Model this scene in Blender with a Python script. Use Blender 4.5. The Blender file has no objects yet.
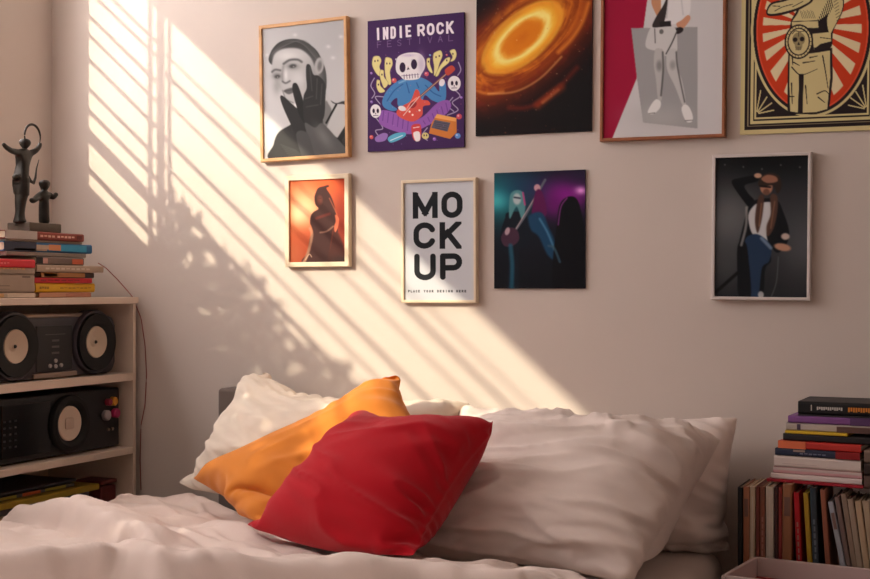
import bpy, bmesh, math, random
import numpy as np
from mathutils import Vector, Matrix

random.seed(7)
scn = bpy.context.scene
col = scn.collection

# ------------------------------------------------------------------ view
F = 1300.0
TH = math.atan(F / 2900.0)
CD, CH = 3.378, 1.15
CT, ST = math.cos(TH), math.sin(TH)

def ray(px, py):
    u, v = px - 435.0, py - 289.5
    return (u * CT - F * ST, u * ST + F * CT, -v)
def on_y(px, py, y):
    d = ray(px, py); k = (y + CD) / d[1]
    return Vector((d[0] * k, y, CH + d[2] * k))
def on_x(px, py, x):
    d = ray(px, py); k = x / d[0]
    return Vector((x, -CD + d[1] * k, CH + d[2] * k))
def on_z(px, py, z):
    d = ray(px, py); k = (z - CH) / d[2]
    return Vector((d[0] * k, -CD + d[1] * k, z))

# ------------------------------------------------------------------ materials
def lin(c):
    return tuple(((x / 255.0) / 12.92 if x / 255.0 <= .04045 else ((x / 255.0 + .055) / 1.055) ** 2.4) for x in c)

MATS = {}
def mat(name, rgb, rough=.6, spec=.3, bump=0.0, scale=200.0, metal=0.0, var=0.0, vscale=6.0, sheen=0.0, detail=4.0, coat=0.0):
    if name in MATS: return MATS[name]
    m = bpy.data.materials.new(name); m.use_nodes = True
    nt = m.node_tree; b = nt.nodes['Principled BSDF']
    c = lin(rgb)
    b.inputs['Base Color'].default_value = (*c, 1)
    b.inputs['Roughness'].default_value = rough
    b.inputs['Specular IOR Level'].default_value = spec
    b.inputs['Metallic'].default_value = metal
    b.inputs['Sheen Weight'].default_value = sheen
    b.inputs['Coat Weight'].default_value = coat
    tc = nt.nodes.new('ShaderNodeTexCoord')
    if var > 0:
        n = nt.nodes.new('ShaderNodeTexNoise'); n.inputs['Scale'].default_value = vscale; n.inputs['Detail'].default_value = detail
        nt.links.new(tc.outputs['Object'], n.inputs['Vector'])
        r = nt.nodes.new('ShaderNodeValToRGB')
        r.color_ramp.elements[0].position = .3; r.color_ramp.elements[1].position = .7
        r.color_ramp.elements[0].color = (*[x * (1 - var) for x in c], 1)
        r.color_ramp.elements[1].color = (*[min(1, x * (1 + var)) for x in c], 1)
        nt.links.new(n.outputs['Fac'], r.inputs['Fac']); nt.links.new(r.outputs['Color'], b.inputs['Base Color'])
    if bump > 0:
        n = nt.nodes.new('ShaderNodeTexNoise'); n.inputs['Scale'].default_value = scale; n.inputs['Detail'].default_value = 3
        nt.links.new(tc.outputs['Object'], n.inputs['Vector'])
        bp = nt.nodes.new('ShaderNodeBump'); bp.inputs['Strength'].default_value = bump; bp.inputs['Distance'].default_value = .002
        nt.links.new(n.outputs['Fac'], bp.inputs['Height']); nt.links.new(bp.outputs['Normal'], b.inputs['Normal'])
    MATS[name] = m
    return m

def fabric(name, rgb, rough=.9, weave=700.0, sheen=.15, strength=.25, crumple=.0, cscale=14.0):
    if name in MATS: return MATS[name]
    m = mat(name, rgb, rough, .1, sheen=sheen, var=.035, vscale=9.0)
    nt = m.node_tree; b = nt.nodes['Principled BSDF']
    tc = nt.nodes['Texture Coordinate']
    w1 = nt.nodes.new('ShaderNodeTexWave'); w1.inputs['Scale'].default_value = weave; w1.bands_direction = 'X'
    w2 = nt.nodes.new('ShaderNodeTexWave'); w2.inputs['Scale'].default_value = weave; w2.bands_direction = 'Z'
    add = nt.nodes.new('ShaderNodeMath'); add.operation = 'ADD'
    nt.links.new(tc.outputs['Object'], w1.inputs['Vector']); nt.links.new(tc.outputs['Object'], w2.inputs['Vector'])
    nt.links.new(w1.outputs['Fac'], add.inputs[0]); nt.links.new(w2.outputs['Fac'], add.inputs[1])
    bp = nt.nodes.new('ShaderNodeBump'); bp.inputs['Strength'].default_value = strength; bp.inputs['Distance'].default_value = .0006
    nt.links.new(add.outputs[0], bp.inputs['Height'])
    last = bp
    if crumple > 0:
        n = nt.nodes.new('ShaderNodeTexNoise'); n.inputs['Scale'].default_value = cscale; n.inputs['Detail'].default_value = 5
        n.inputs['Distortion'].default_value = .8
        nt.links.new(tc.outputs['Object'], n.inputs['Vector'])
        b2 = nt.nodes.new('ShaderNodeBump'); b2.inputs['Strength'].default_value = crumple; b2.inputs['Distance'].default_value = .012
        nt.links.new(n.outputs['Fac'], b2.inputs['Height']); nt.links.new(bp.outputs['Normal'], b2.inputs['Normal'])
        last = b2
    nt.links.new(last.outputs['Normal'], b.inputs['Normal'])
    return m

def glass_mat(name):
    m = bpy.data.materials.new(name); m.use_nodes = True
    nt = m.node_tree; nt.nodes.clear()
    o = nt.nodes.new('ShaderNodeOutputMaterial'); mix = nt.nodes.new('ShaderNodeMixShader')
    t = nt.nodes.new('ShaderNodeBsdfTransparent'); g = nt.nodes.new('ShaderNodeBsdfGlossy')
    g.inputs['Roughness'].default_value = .03; mix.inputs[0].default_value = .06
    nt.links.new(t.outputs[0], mix.inputs[1]); nt.links.new(g.outputs[0], mix.inputs[2]); nt.links.new(mix.outputs[0], o.inputs[0])
    return m

# ------------------------------------------------------------------ mesh helpers
def link(name, me, m=None, parent=None):
    o = bpy.data.objects.new(name, me); col.objects.link(o)
    if m is not None: me.materials.append(m)
    if parent is not None: o.parent = parent
    return o
def empty(name, loc=(0, 0, 0), rz=0.0, rot=None):
    o = bpy.data.objects.new(name, None); col.objects.link(o)
    o.location = loc; o.rotation_euler = rot if rot else (0, 0, rz); o.empty_display_size = .05
    return o
def tag(o, label, cat, group=None):
    o['label'] = label; o['category'] = cat
    if group: o['group'] = group
    return o
def structure(o):
    o['kind'] = 'structure'; return o

def smooth(me, ang=None):
    me.polygons.foreach_set('use_smooth', [True] * len(me.polygons))
    if ang is not None:
        try: me.set_sharp_from_angle(angle=ang)
        except Exception: pass

class MB:
    def __init__(s): s.bm = bmesh.new()
    def box(s, lo, hi, bev=0.0, seg=2, M=None, mi=0):
        r = bmesh.ops.create_cube(s.bm, size=1.0)
        vs = r['verts']
        lo, hi = Vector(lo), Vector(hi)
        for v in vs:
            v.co = Vector((lo[i] + (v.co[i] + .5) * (hi[i] - lo[i]) for i in range(3)))
        fs = set(f for v in vs for f in v.link_faces)
        for f in fs: f.material_index = mi
        if bev > 0:
            es = list(set(e for v in vs for e in v.link_edges))
            r2 = bmesh.ops.bevel(s.bm, geom=es, offset=bev, segments=seg, affect='EDGES', profile=.5)
            vs = list(set(v for f in r2['faces'] for v in f.verts) | set(v for v in vs if v.is_valid))
        if M is not None:
            bmesh.ops.transform(s.bm, matrix=M, verts=[v for v in vs if v.is_valid])
        return s
    def prism(s, pts, z0, z1, M=None, bev=0.0):
        """closed outline in XY pushed from z0 to z1"""
        a = [s.bm.verts.new((p[0], p[1], z0)) for p in pts]
        b = [s.bm.verts.new((p[0], p[1], z1)) for p in pts]
        n = len(pts); fs = []
        fs.append(s.bm.faces.new(a[::-1])); fs.append(s.bm.faces.new(b))
        for i in range(n):
            fs.append(s.bm.faces.new((a[i], a[(i + 1) % n], b[(i + 1) % n], b[i])))
        vs = a + b
        if bev > 0:
            es = [e for e in fs[0].edges] + [e for e in fs[1].edges]
            r2 = bmesh.ops.bevel(s.bm, geom=es, offset=bev, segments=2, affect='EDGES', profile=.5)
            vs = list(set(v for f in r2['faces'] for v in f.verts) | set(v for v in vs if v.is_valid))
            seen = set(vs)
        if M is not None: bmesh.ops.transform(s.bm, matrix=M, verts=[v for v in set(vs) if v.is_valid])
        return s
    def lathe(s, prof, n=40, M=None):
        """prof: (r, z) list revolved about Z"""
        rings = []
        allv = []
        for r, z in prof:
            if r < 1e-6:
                v = s.bm.verts.new((0, 0, z)); rings.append([v]); allv.append(v)
            else:
                ring = [s.bm.verts.new((r * math.cos(2 * math.pi * i / n), r * math.sin(2 * math.pi * i / n), z)) for i in range(n)]
                rings.append(ring); allv += ring
        for a, b in zip(rings, rings[1:]):
            if len(a) == 1 and len(b) == 1: continue
            for i in range(n):
                j = (i + 1) % n
                if len(a) == 1: s.bm.faces.new((a[0], b[j], b[i]))
                elif len(b) == 1: s.bm.faces.new((a[i], a[j], b[0]))
                else: s.bm.faces.new((a[i], a[j], b[j], b[i]))
        if M is not None: bmesh.ops.transform(s.bm, matrix=M, verts=allv)
        return s
    def tube(s, pts, r, n=8, closed=False):
        pts = [Vector(p) for p in pts]; N = len(pts)
        rr = r if hasattr(r, '__len__') else [r] * N
        rings = []
        up = Vector((0, 0, 1))
        for i, p in enumerate(pts):
            if closed: t = pts[(i + 1) % N] - pts[i - 1]
            else: t = pts[min(i + 1, N - 1)] - pts[max(i - 1, 0)]
            t.normalize()
            a = t.cross(up)
            if a.length < .05: a = t.cross(Vector((1, 0, 0)))
            a.normalize(); b = t.cross(a)
            rings.append([s.bm.verts.new(p + (a * math.cos(2 * math.pi * k / n) + b * math.sin(2 * math.pi * k / n)) * rr[i]) for k in range(n)])
        for i in range(N if closed else N - 1):
            A, B = rings[i], rings[(i + 1) % N]
            for k in range(n): s.bm.faces.new((A[k], A[(k + 1) % n], B[(k + 1) % n], B[k]))
        if not closed:
            s.bm.faces.new(rings[0][::-1]); s.bm.faces.new(rings[-1])
        return s
    def build(s, name, m, parent=None, sm=False, ang=None):
        bmesh.ops.recalc_face_normals(s.bm, faces=s.bm.faces[:])
        me = bpy.data.meshes.new(name); s.bm.to_mesh(me); s.bm.free()
        if sm: smooth(me, ang)
        ms = m if isinstance(m, (list, tuple)) else [m]
        o = link(name, me, None, parent)
        for x in ms: me.materials.append(x)
        return o

RX = Matrix.Rotation(math.pi / 2, 4, 'X')
def T(x, y, z): return Matrix.Translation((x, y, z))

def grid_mesh(name, P, m, parent=None, closed_u=False):
    """P: (n, m, 3) numpy array"""
    n, k = P.shape[:2]
    me = bpy.data.meshes.new(name)
    idx = np.arange(n * k).reshape(n, k)
    q = np.stack([idx[:-1, :-1], idx[1:, :-1], idx[1:, 1:], idx[:-1, 1:]], -1).reshape(-1, 4)
    set_mesh(me, P.reshape(-1, 3), q)
    return link(name, me, m, parent)
def set_mesh(me, V, Q):
    me.vertices.add(len(V)); me.vertices.foreach_set('co', np.asarray(V, dtype=np.float32).ravel())
    me.loops.add(Q.size); me.loops.foreach_set('vertex_index', np.asarray(Q, dtype=np.int32).ravel())
    me.polygons.add(len(Q)); me.polygons.foreach_set('loop_start', np.arange(0, Q.size, 4, dtype=np.int32))
    me.update(calc_edges=True); me.validate()
    smooth(me)

def skin_figure(name, verts, edges, radii, m, parent, sub=2):
    me = bpy.data.meshes.new(name + '_skeleton'); me.from_pydata(verts, edges, []); me.update()
    o = bpy.data.objects.new(name + '_skeleton', me); col.objects.link(o)
    md = o.modifiers.new('skin', 'SKIN'); md.use_smooth_shade = True
    for i, r in enumerate(radii):
        r = r if hasattr(r, '__len__') else (r, r)
        me.skin_vertices[0].data[i].radius = r
    me.skin_vertices[0].data[0].use_root = True
    s = o.modifiers.new('sub', 'SUBSURF'); s.levels = sub; s.render_levels = sub
    dg = bpy.context.evaluated_depsgraph_get(); dg.update()
    ev = o.evaluated_get(dg)
    out = bpy.data.meshes.new_from_object(ev)
    bpy.data.objects.remove(o)
    out.name = name; smooth(out)
    out.materials.clear()
    return link(name, out, m, parent)

# value noise for numpy -------------------------------------------------
_rng = np.random.RandomState(11)
_perm = _rng.rand(256, 256)
def vnoise(x, y):
    xi = np.floor(x).astype(int); yi = np.floor(y).astype(int)
    fx = x - xi; fy = y - yi
    fx = fx * fx * (3 - 2 * fx); fy = fy * fy * (3 - 2 * fy)
    a = _perm[xi & 255, yi & 255]; b = _perm[(xi + 1) & 255, yi & 255]
    c = _perm[xi & 255, (yi + 1) & 255]; d = _perm[(xi + 1) & 255, (yi + 1) & 255]
    return (a * (1 - fx) + b * fx) * (1 - fy) + (c * (1 - fx) + d * fx) * fy
def fbm(x, y, o=4):
    s = 0; a = .5
    for i in range(o):
        s = s + a * (vnoise(x + 17.3 * i, y - 9.1 * i) - .5); x = x * 2.03; y = y * 2.03; a *= .5
    return s
# ------------------------------------------------------------------ printed artwork, painted shape by shape
def s2l(a):
    a = np.clip(a, 0, 1)
    return np.where(a <= .04045, a / 12.92, ((a + .055) / 1.055) ** 2.4)

def spline(pts, closed=True, n=6):
    pts = np.array(pts, float); N = len(pts); out = []
    rng = range(N) if closed else range(N - 1)
    for i in rng:
        if closed: p0, p1, p2, p3 = pts[i - 1], pts[i], pts[(i + 1) % N], pts[(i + 2) % N]
        else: p0, p1, p2, p3 = pts[max(i - 1, 0)], pts[i], pts[i + 1], pts[min(i + 2, N - 1)]
        for k in range(n):
            t = k / n
            out.append(.5 * ((2 * p1) + (-p0 + p2) * t + (2 * p0 - 5 * p1 + 4 * p2 - p3) * t * t + (-p0 + 3 * p1 - 3 * p2 + p3) * t ** 3))
    if not closed: out.append(pts[-1])
    return out

class Art:
    def __init__(s, quad, nx, ny, bg):
        TL, TR, BR, BL = [np.array(q, float) for q in quad]
        s.nx, s.ny = nx, ny
        a = np.linspace(0, 1, nx)[None, :, None]; b = np.linspace(0, 1, ny)[:, None, None]
        P = (TL * (1 - a) + TR * a) * (1 - b) + (BL * (1 - a) + BR * a) * b
        s.X, s.Y = P[..., 0], P[..., 1]
        s.U = np.broadcast_to(a[..., 0], (ny, nx)); s.V = np.broadcast_to(b[..., 0], (ny, nx))
        s.C = np.zeros((ny, nx, 3)) + np.array(bg) / 255.0
    def mix(s, m, c):
        m = np.clip(m, 0, 1)[..., None]
        c = np.array(c, float) / 255.0
        s.C = s.C * (1 - m) + c * m
    def poly(s, pts, c, soft=1.2, sp=False, op=1.0):
        s.mix(s.pmask(pts, soft, sp) * op, c)
    def pmask(s, pts, soft=1.2, sp=False):
        if sp: pts = spline(pts)
        pts = np.array(pts, float)
        lo = pts.min(0) - soft * 2; hi = pts.max(0) + soft * 2
        out = np.zeros(s.X.shape)
        sel = (s.X >= lo[0]) & (s.X <= hi[0]) & (s.Y >= lo[1]) & (s.Y <= hi[1])
        if not sel.any(): return out
        x, y = s.X[sel], s.Y[sel]
        d = np.full(x.shape, 1e9); inside = np.zeros(x.shape, bool)
        N = len(pts)
        for i in range(N):
            ax, ay = pts[i]; bx, by = pts[(i + 1) % N]
            ex, ey = bx - ax, by - ay; L = ex * ex + ey * ey + 1e-9
            t = np.clip(((x - ax) * ex + (y - ay) * ey) / L, 0, 1)
            d = np.minimum(d, (x - ax - t * ex) ** 2 + (y - ay - t * ey) ** 2)
            cond = (ay > y) != (by > y)
            with np.errstate(divide='ignore', invalid='ignore'):
                xi = (bx - ax) * (y - ay) / (by - ay if by != ay else 1e-9) + ax
            inside ^= cond & (x < xi)
        d = np.sqrt(d); sd = np.where(inside, d, -d)
        out[sel] = np.clip(sd / soft + .5, 0, 1)
        return out
    def line(s, pts, w, c, soft=1.0, sp=False, op=1.0, taper=None, sq=False, clip=None):
        if sp: pts = spline(pts, False)
        pts = [np.array(p, float) for p in pts]
        m = np.zeros(s.X.shape); n = len(pts) - 1
        for i in range(n):
            a, b = pts[i], pts[i + 1]; e = b - a; L = (e ** 2).sum() + 1e-9
            ww0 = w if taper is None else w + (taper - w) * i / max(1, n)
            lo = np.minimum(a, b) - ww0 - 2 * soft; hi = np.maximum(a, b) + ww0 + 2 * soft
            sel = (s.X >= lo[0]) & (s.X <= hi[0]) & (s.Y >= lo[1]) & (s.Y <= hi[1])
            if not sel.any(): continue
            x, y = s.X[sel], s.Y[sel]
            t = np.clip(((x - a[0]) * e[0] + (y - a[1]) * e[1]) / L, 0, 1)
            qx, qy = np.abs(x - a[0] - t * e[0]), np.abs(y - a[1] - t * e[1])
            d = np.sqrt(qx ** 2 + qy ** 2)
            if sq:
                l_ = math.sqrt(L); al = ((x - a[0]) * e[0] + (y - a[1]) * e[1]) / l_; pe = np.abs(-(x - a[0]) * e[1] + (y - a[1]) * e[0]) / l_
                d = np.maximum(pe, np.maximum(-al, al - l_))
            m[sel] = np.maximum(m[sel], np.clip((ww0 / 2 - d) / soft + .5, 0, 1))
        if clip is not None:
            x0, y0, x1, y1 = clip
            m = m * np.clip(np.minimum(np.minimum(s.X - x0, x1 - s.X), np.minimum(s.Y - y0, y1 - s.Y)) / soft + .5, 0, 1)
        s.mix(m * op, c)
    def ell(s, cx, cy, rx, ry, c, rot=0.0, soft=1.2, op=1.0):
        a = math.radians(rot); dx, dy = s.X - cx, s.Y - cy
        x = dx * math.cos(a) + dy * math.sin(a); y = -dx * math.sin(a) + dy * math.cos(a)
        r = np.sqrt((x / rx) ** 2 + (y / ry) ** 2)
        s.mix(np.clip((1 - r) * min(rx, ry) / soft + .5, 0, 1) * op, c)
    def ring(s, cx, cy, rx, ry, w, c, rot=0.0, op=1.0):
        a = math.radians(rot)
        s.line([(cx + rx * math.cos(t) * math.cos(a) - ry * math.sin(t) * math.sin(a), cy + rx * math.cos(t) * math.sin(a) + ry * math.sin(t) * math.cos(a)) for t in np.linspace(0, 2 * math.pi, 40)], w, c, op=op)
    def glow(s, cx, cy, rx, ry, c, op=1.0, rot=0.0, p=2.0):
        a = math.radians(rot); dx, dy = s.X - cx, s.Y - cy
        x = dx * math.cos(a) + dy * math.sin(a); y = -dx * math.sin(a) + dy * math.cos(a)
        r = np.sqrt((x / rx) ** 2 + (y / ry) ** 2)
        s.mix(np.exp(-r ** p) * op, c)
    def blur(s, k=1):
        for _ in range(k):
            p = np.pad(s.C, ((1, 1), (1, 1), (0, 0)), 'edge')
            s.C = (p[:-2, 1:-1] + p[2:, 1:-1] + p[1:-1, :-2] + p[1:-1, 2:] + 4 * s.C) / 8
        return s
    def text(s, st, x0, y0, x1, y1, w, c, slope=0.0, op=1.0, gap=.28, soft=1.0):
        """stroke lettering; x0..x1 spans the whole string, y0 top, y1 bottom"""
        n = len(st); adv = (x1 - x0) / (n - gap); cw = adv * (1 - gap)
        for i, ch in enumerate(st):
            for st_ in GLYPH.get(ch, []):
                pts = []
                for gx, gy in st_:
                    X = x0 + i * adv + w / 2 + gx * (cw - w); pts.append((X, y0 + w / 2 + gy * (y1 - y0 - w) + slope * (X - x0)))
                dy_ = slope * (x0 + (i + .5) * adv - x0) if n > 1 else slope * cw / 2
                s.line(pts, w, c, soft=soft, op=op, sq=len(pts) <= 5, clip=(x0 + i * adv, y0 + dy_ - 1, x0 + i * adv + cw, y1 + dy_ + 1) if len(pts) <= 5 and w > 5 else None)

def arc(cx, cy, rx, ry, a0, a1, n=9):
    return [(cx + rx * math.cos(math.radians(a0 + (a1 - a0) * i / n)), cy + ry * math.sin(math.radians(a0 + (a1 - a0) * i / n))) for i in range(n + 1)]
GLYPH = {
 'M': [[(0, 1), (0, 0)], [(-.06, -.1), (.5, .86), (1.06, -.1)], [(1, 0), (1, 1)]],
 'O': [arc(.5, .36, .5, .36, 180, 360) + arc(.5, .64, .5, .36, 0, 180) + [(0, .36)]],
 'C': [arc(.5, .36, .5, .36, -22, -180) + arc(.5, .64, .5, .36, 180, 22)],
 'K': [[(0, 0), (0, 1)], [(1.05, -.12), (.0, .66)], [(.30, .36), (1.05, 1.12)]],
 'U': [[(0, 0)] + arc(.5, .7, .5, .3, 180, 0) + [(1, 0)]],
 'P': [[(0, 1), (0, 0), (.6, 0)] + arc(.65, .28, .35, .28, -90, 90) + [(0, .56)]],
 'I': [[(.5, 0), (.5, 1)]],
 'N': [[(0, 1), (0, 0), (1, 1), (1, 0)]],
 'D': [[(0, 0), (0, 1), (.5, 1)] + arc(.55, .7, .45, .3, 90, 0) + arc(.55, .3, .45, .3, 0, -90) + [(0, 0)]],
 'E': [[(1, 0), (0, 0), (0, 1), (1, 1)], [(0, .5), (.8, .5)]],
 'R': [[(0, 1), (0, 0), (.6, 0)] + arc(.65, .27, .35, .27, -90, 90) + [(0, .54)], [(.5, .54), (1, 1)]],
 'F': [[(1, 0), (0, 0), (0, 1)], [(0, .5), (.8, .5)]],
 'S': [arc(.5, .25, .45, .25, -20, -180) + [(.1, .35), (.9, .65)] + arc(.5, .75, .45, .25, 0, 160)],
 'T': [[(0, 0), (1, 0)], [(.5, 0), (.5, 1)]],
 'V': [[(0, 0), (.5, 1), (1, 0)]],
 'A': [[(0, 1), (.5, 0), (1, 1)], [(.2, .65), (.8, .65)]],
 'L': [[(0, 0), (0, 1), (1, 1)]],
 'Y': [[(0, 0), (.5, .5), (1, 0)], [(.5, .5), (.5, 1)]],
 'G': [arc(.5, .36, .5, .36, -22, -180) + arc(.5, .64, .5, .36, 180, 22) + [(1, .52), (.6, .52)]],
 'H': [[(0, 0), (0, 1)], [(1, 0), (1, 1)], [(0, .5), (1, .5)]],
}

def print_mat():
    if 'printed paper' in MATS: return MATS['printed paper']
    m = bpy.data.materials.new('printed paper'); m.use_nodes = True
    nt = m.node_tree; b = nt.nodes['Principled BSDF']
    a = nt.nodes.new('ShaderNodeVertexColor'); a.layer_name = 'print'
    nt.links.new(a.outputs['Color'], b.inputs['Base Color'])
    b.inputs['Roughness'].default_value = .5; b.inputs['Specular IOR Level'].default_value = .1
    MATS['printed paper'] = m
    return m

def print_sheet(name, art, w, h, parent, y=0.0):
    """printed face, local XZ plane centred on the origin, facing -Y"""
    ny, nx = art.ny, art.nx
    P = np.zeros((ny, nx, 3)); P[..., 0] = (art.U - .5) * w; P[..., 2] = (.5 - art.V) * h; P[..., 1] = y
    o = grid_mesh(name, P, print_mat(), parent)
    me = o.data
    ca = me.color_attributes.new('print', 'FLOAT_COLOR', 'POINT')
    rgba = np.ones((ny * nx, 4), np.float32); rgba[:, :3] = s2l(art.C).reshape(-1, 3)
    ca.data.foreach_set('color', rgba.ravel())
    return o

# --- 1 black and white portrait (crop 255,10)
def art_portrait():
    A = Art([(24, 75), (335, 38), (338, 530), (24, 553)], 180, 270, (188, 188, 190))
    A.glow(60, 400, 160, 200, (215, 215, 216), .8); A.glow(300, 80, 160, 120, (165, 165, 168), .6)
    for p in ((150, 95), (275, 137), (292, 178), (322, 100), (40, 170)): A.glow(p[0], p[1], 8, 6, (225, 225, 225), .6)
    # shoulders
    A.poly([(58, 560), (62, 500), (82, 455), (130, 425), (160, 400), (245, 390), (262, 330), (300, 345), (345, 355), (345, 560)], (58, 58, 58), 2, sp=True)
    A.poly([(240, 330), (262, 300), (290, 345), (340, 355), (342, 430), (320, 475), (275, 450), (252, 405)], (188, 188, 188), 2, sp=True)
    A.poly([(252, 415), (262, 340), (275, 350), (285, 380), (262, 440)], (120, 120, 120), 5, sp=True)
    A.line([(303, 350), (265, 418)], 7, (30, 30, 30)); A.line([(345, 430), (312, 480), (330, 530)], 18, (45, 45, 45))
    # hair, head
    A.poly([(52, 200), (55, 160), (85, 125), (130, 110), (180, 115), (225, 145), (248, 180), (265, 230), (266, 290), (250, 320), (200, 300), (120, 240)], (62, 62, 62), 2, sp=True)
    for k in range(7):
        A.line([(60 + 8 * k, 165 - 5 * k), (110 + 12 * k, 120 - k), (170 + 9 * k, 124 + 5 * k), (215 + 6 * k, 165 + 8 * k)], 2, (100, 100, 100), 2, sp=True, op=.5)
    A.poly([(60, 200), (72, 165), (108, 146), (165, 146), (205, 174), (225, 215), (238, 250), (225, 300), (185, 340), (140, 345), (108, 322), (88, 290), (70, 262), (58, 232)], (186, 186, 187), 7, sp=True)
    A.glow(120, 172, 45, 20, (216, 216, 216), .8); A.glow(220, 250, 34, 60, (140, 140, 140), .75); A.glow(78, 285, 16, 30, (150, 150, 150), .7); A.glow(160, 255, 26, 24, (212, 212, 212), .6)
    A.ell(240, 208, 17, 31, (166, 166, 166), rot=8, soft=4); A.ell(242, 208, 8, 18, (112, 112, 112), rot=8, soft=6)
    A.line([(60, 232), (72, 224), (92, 226)], 7, (96, 96, 96), 6, sp=True)
    A.line([(105, 202), (128, 188), (158, 186), (174, 194)], 8, (92, 92, 92), 6, sp=True)
    A.glow(80, 247, 19, 12, (112, 112, 112), .85); A.glow(140, 211, 25, 12, (118, 118, 118), .85)
    A.ell(80, 249, 10, 6, (74, 74, 74), soft=5, rot=-8); A.ell(140, 210, 13, 7, (72, 72, 72), soft=5, rot=-8)
    A.ell(81, 251, 3, 2.4, (210, 210, 210), soft=2, op=.5); A.ell(143, 212, 3.4, 2.4, (214, 214, 214), soft=2, op=.5)
    A.line([(104, 212), (99, 240), (100, 262)], 8, (140, 140, 140), 8, sp=True, op=.8); A.glow(113, 244, 7, 20, (224, 224, 224), .8)
    A.line([(100, 267), (112, 273), (128, 265)], 6, (98, 98, 98), 5, sp=True)
    A.poly([(104, 302), (120, 293), (148, 288), (150, 300), (124, 314)], (98, 98, 98), 4, sp=True); A.line([(106, 303), (146, 295)], 2, (60, 60, 60), 2)
    A.ell(150, 362, 7, 14, (240, 240, 240)); A.line([(100, 300), (112, 330), (140, 345)], 4, (130, 130, 130), 3, sp=True)
    # gloved hands
    A.poly([(90, 325), (100, 320), (130, 345), (150, 362), (170, 380), (188, 420), (192, 460), (150, 462), (125, 415), (100, 360)], (52, 52, 52), 1.5, sp=True)
    A.poly([(140, 275), (155, 275), (170, 310), (180, 350), (185, 420), (165, 395), (150, 350), (138, 300)], (42, 42, 42), 1.5, sp=True)
    A.poly([(192, 206), (206, 206), (218, 240), (238, 245), (262, 275), (262, 330), (255, 400), (225, 435), (185, 425), (178, 370), (180, 320), (192, 290), (190, 245)], (50, 50, 50), 1.5, sp=True)
    for a, b in (((205, 215), (212, 300)), ((232, 255), (228, 330)), ((250, 275), (244, 350)), ((185, 330), (215, 320)), ((190, 360), (235, 352))):
        A.line([a, b], 3, (88, 88, 88), 3, op=.7)
    A.poly([(183, 420), (222, 436), (250, 420), (300, 470), (342, 520), (342, 560), (225, 560), (205, 500)], (88, 88, 88), 3, sp=True)
    A.poly([(150, 460), (192, 455), (215, 520), (225, 560), (180, 560)], (80, 80, 80), 3, sp=True)
    A.glow(255, 470, 20, 50, (122, 122, 122), .7, rot=-35)
    for k in range(6): A.line([(90 + 6 * k, 500 + 8 * k), (150 + 8 * k, 520 + 6 * k)], 3, (84, 84, 84), 3, op=.6)
    return A.blur(2)

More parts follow.
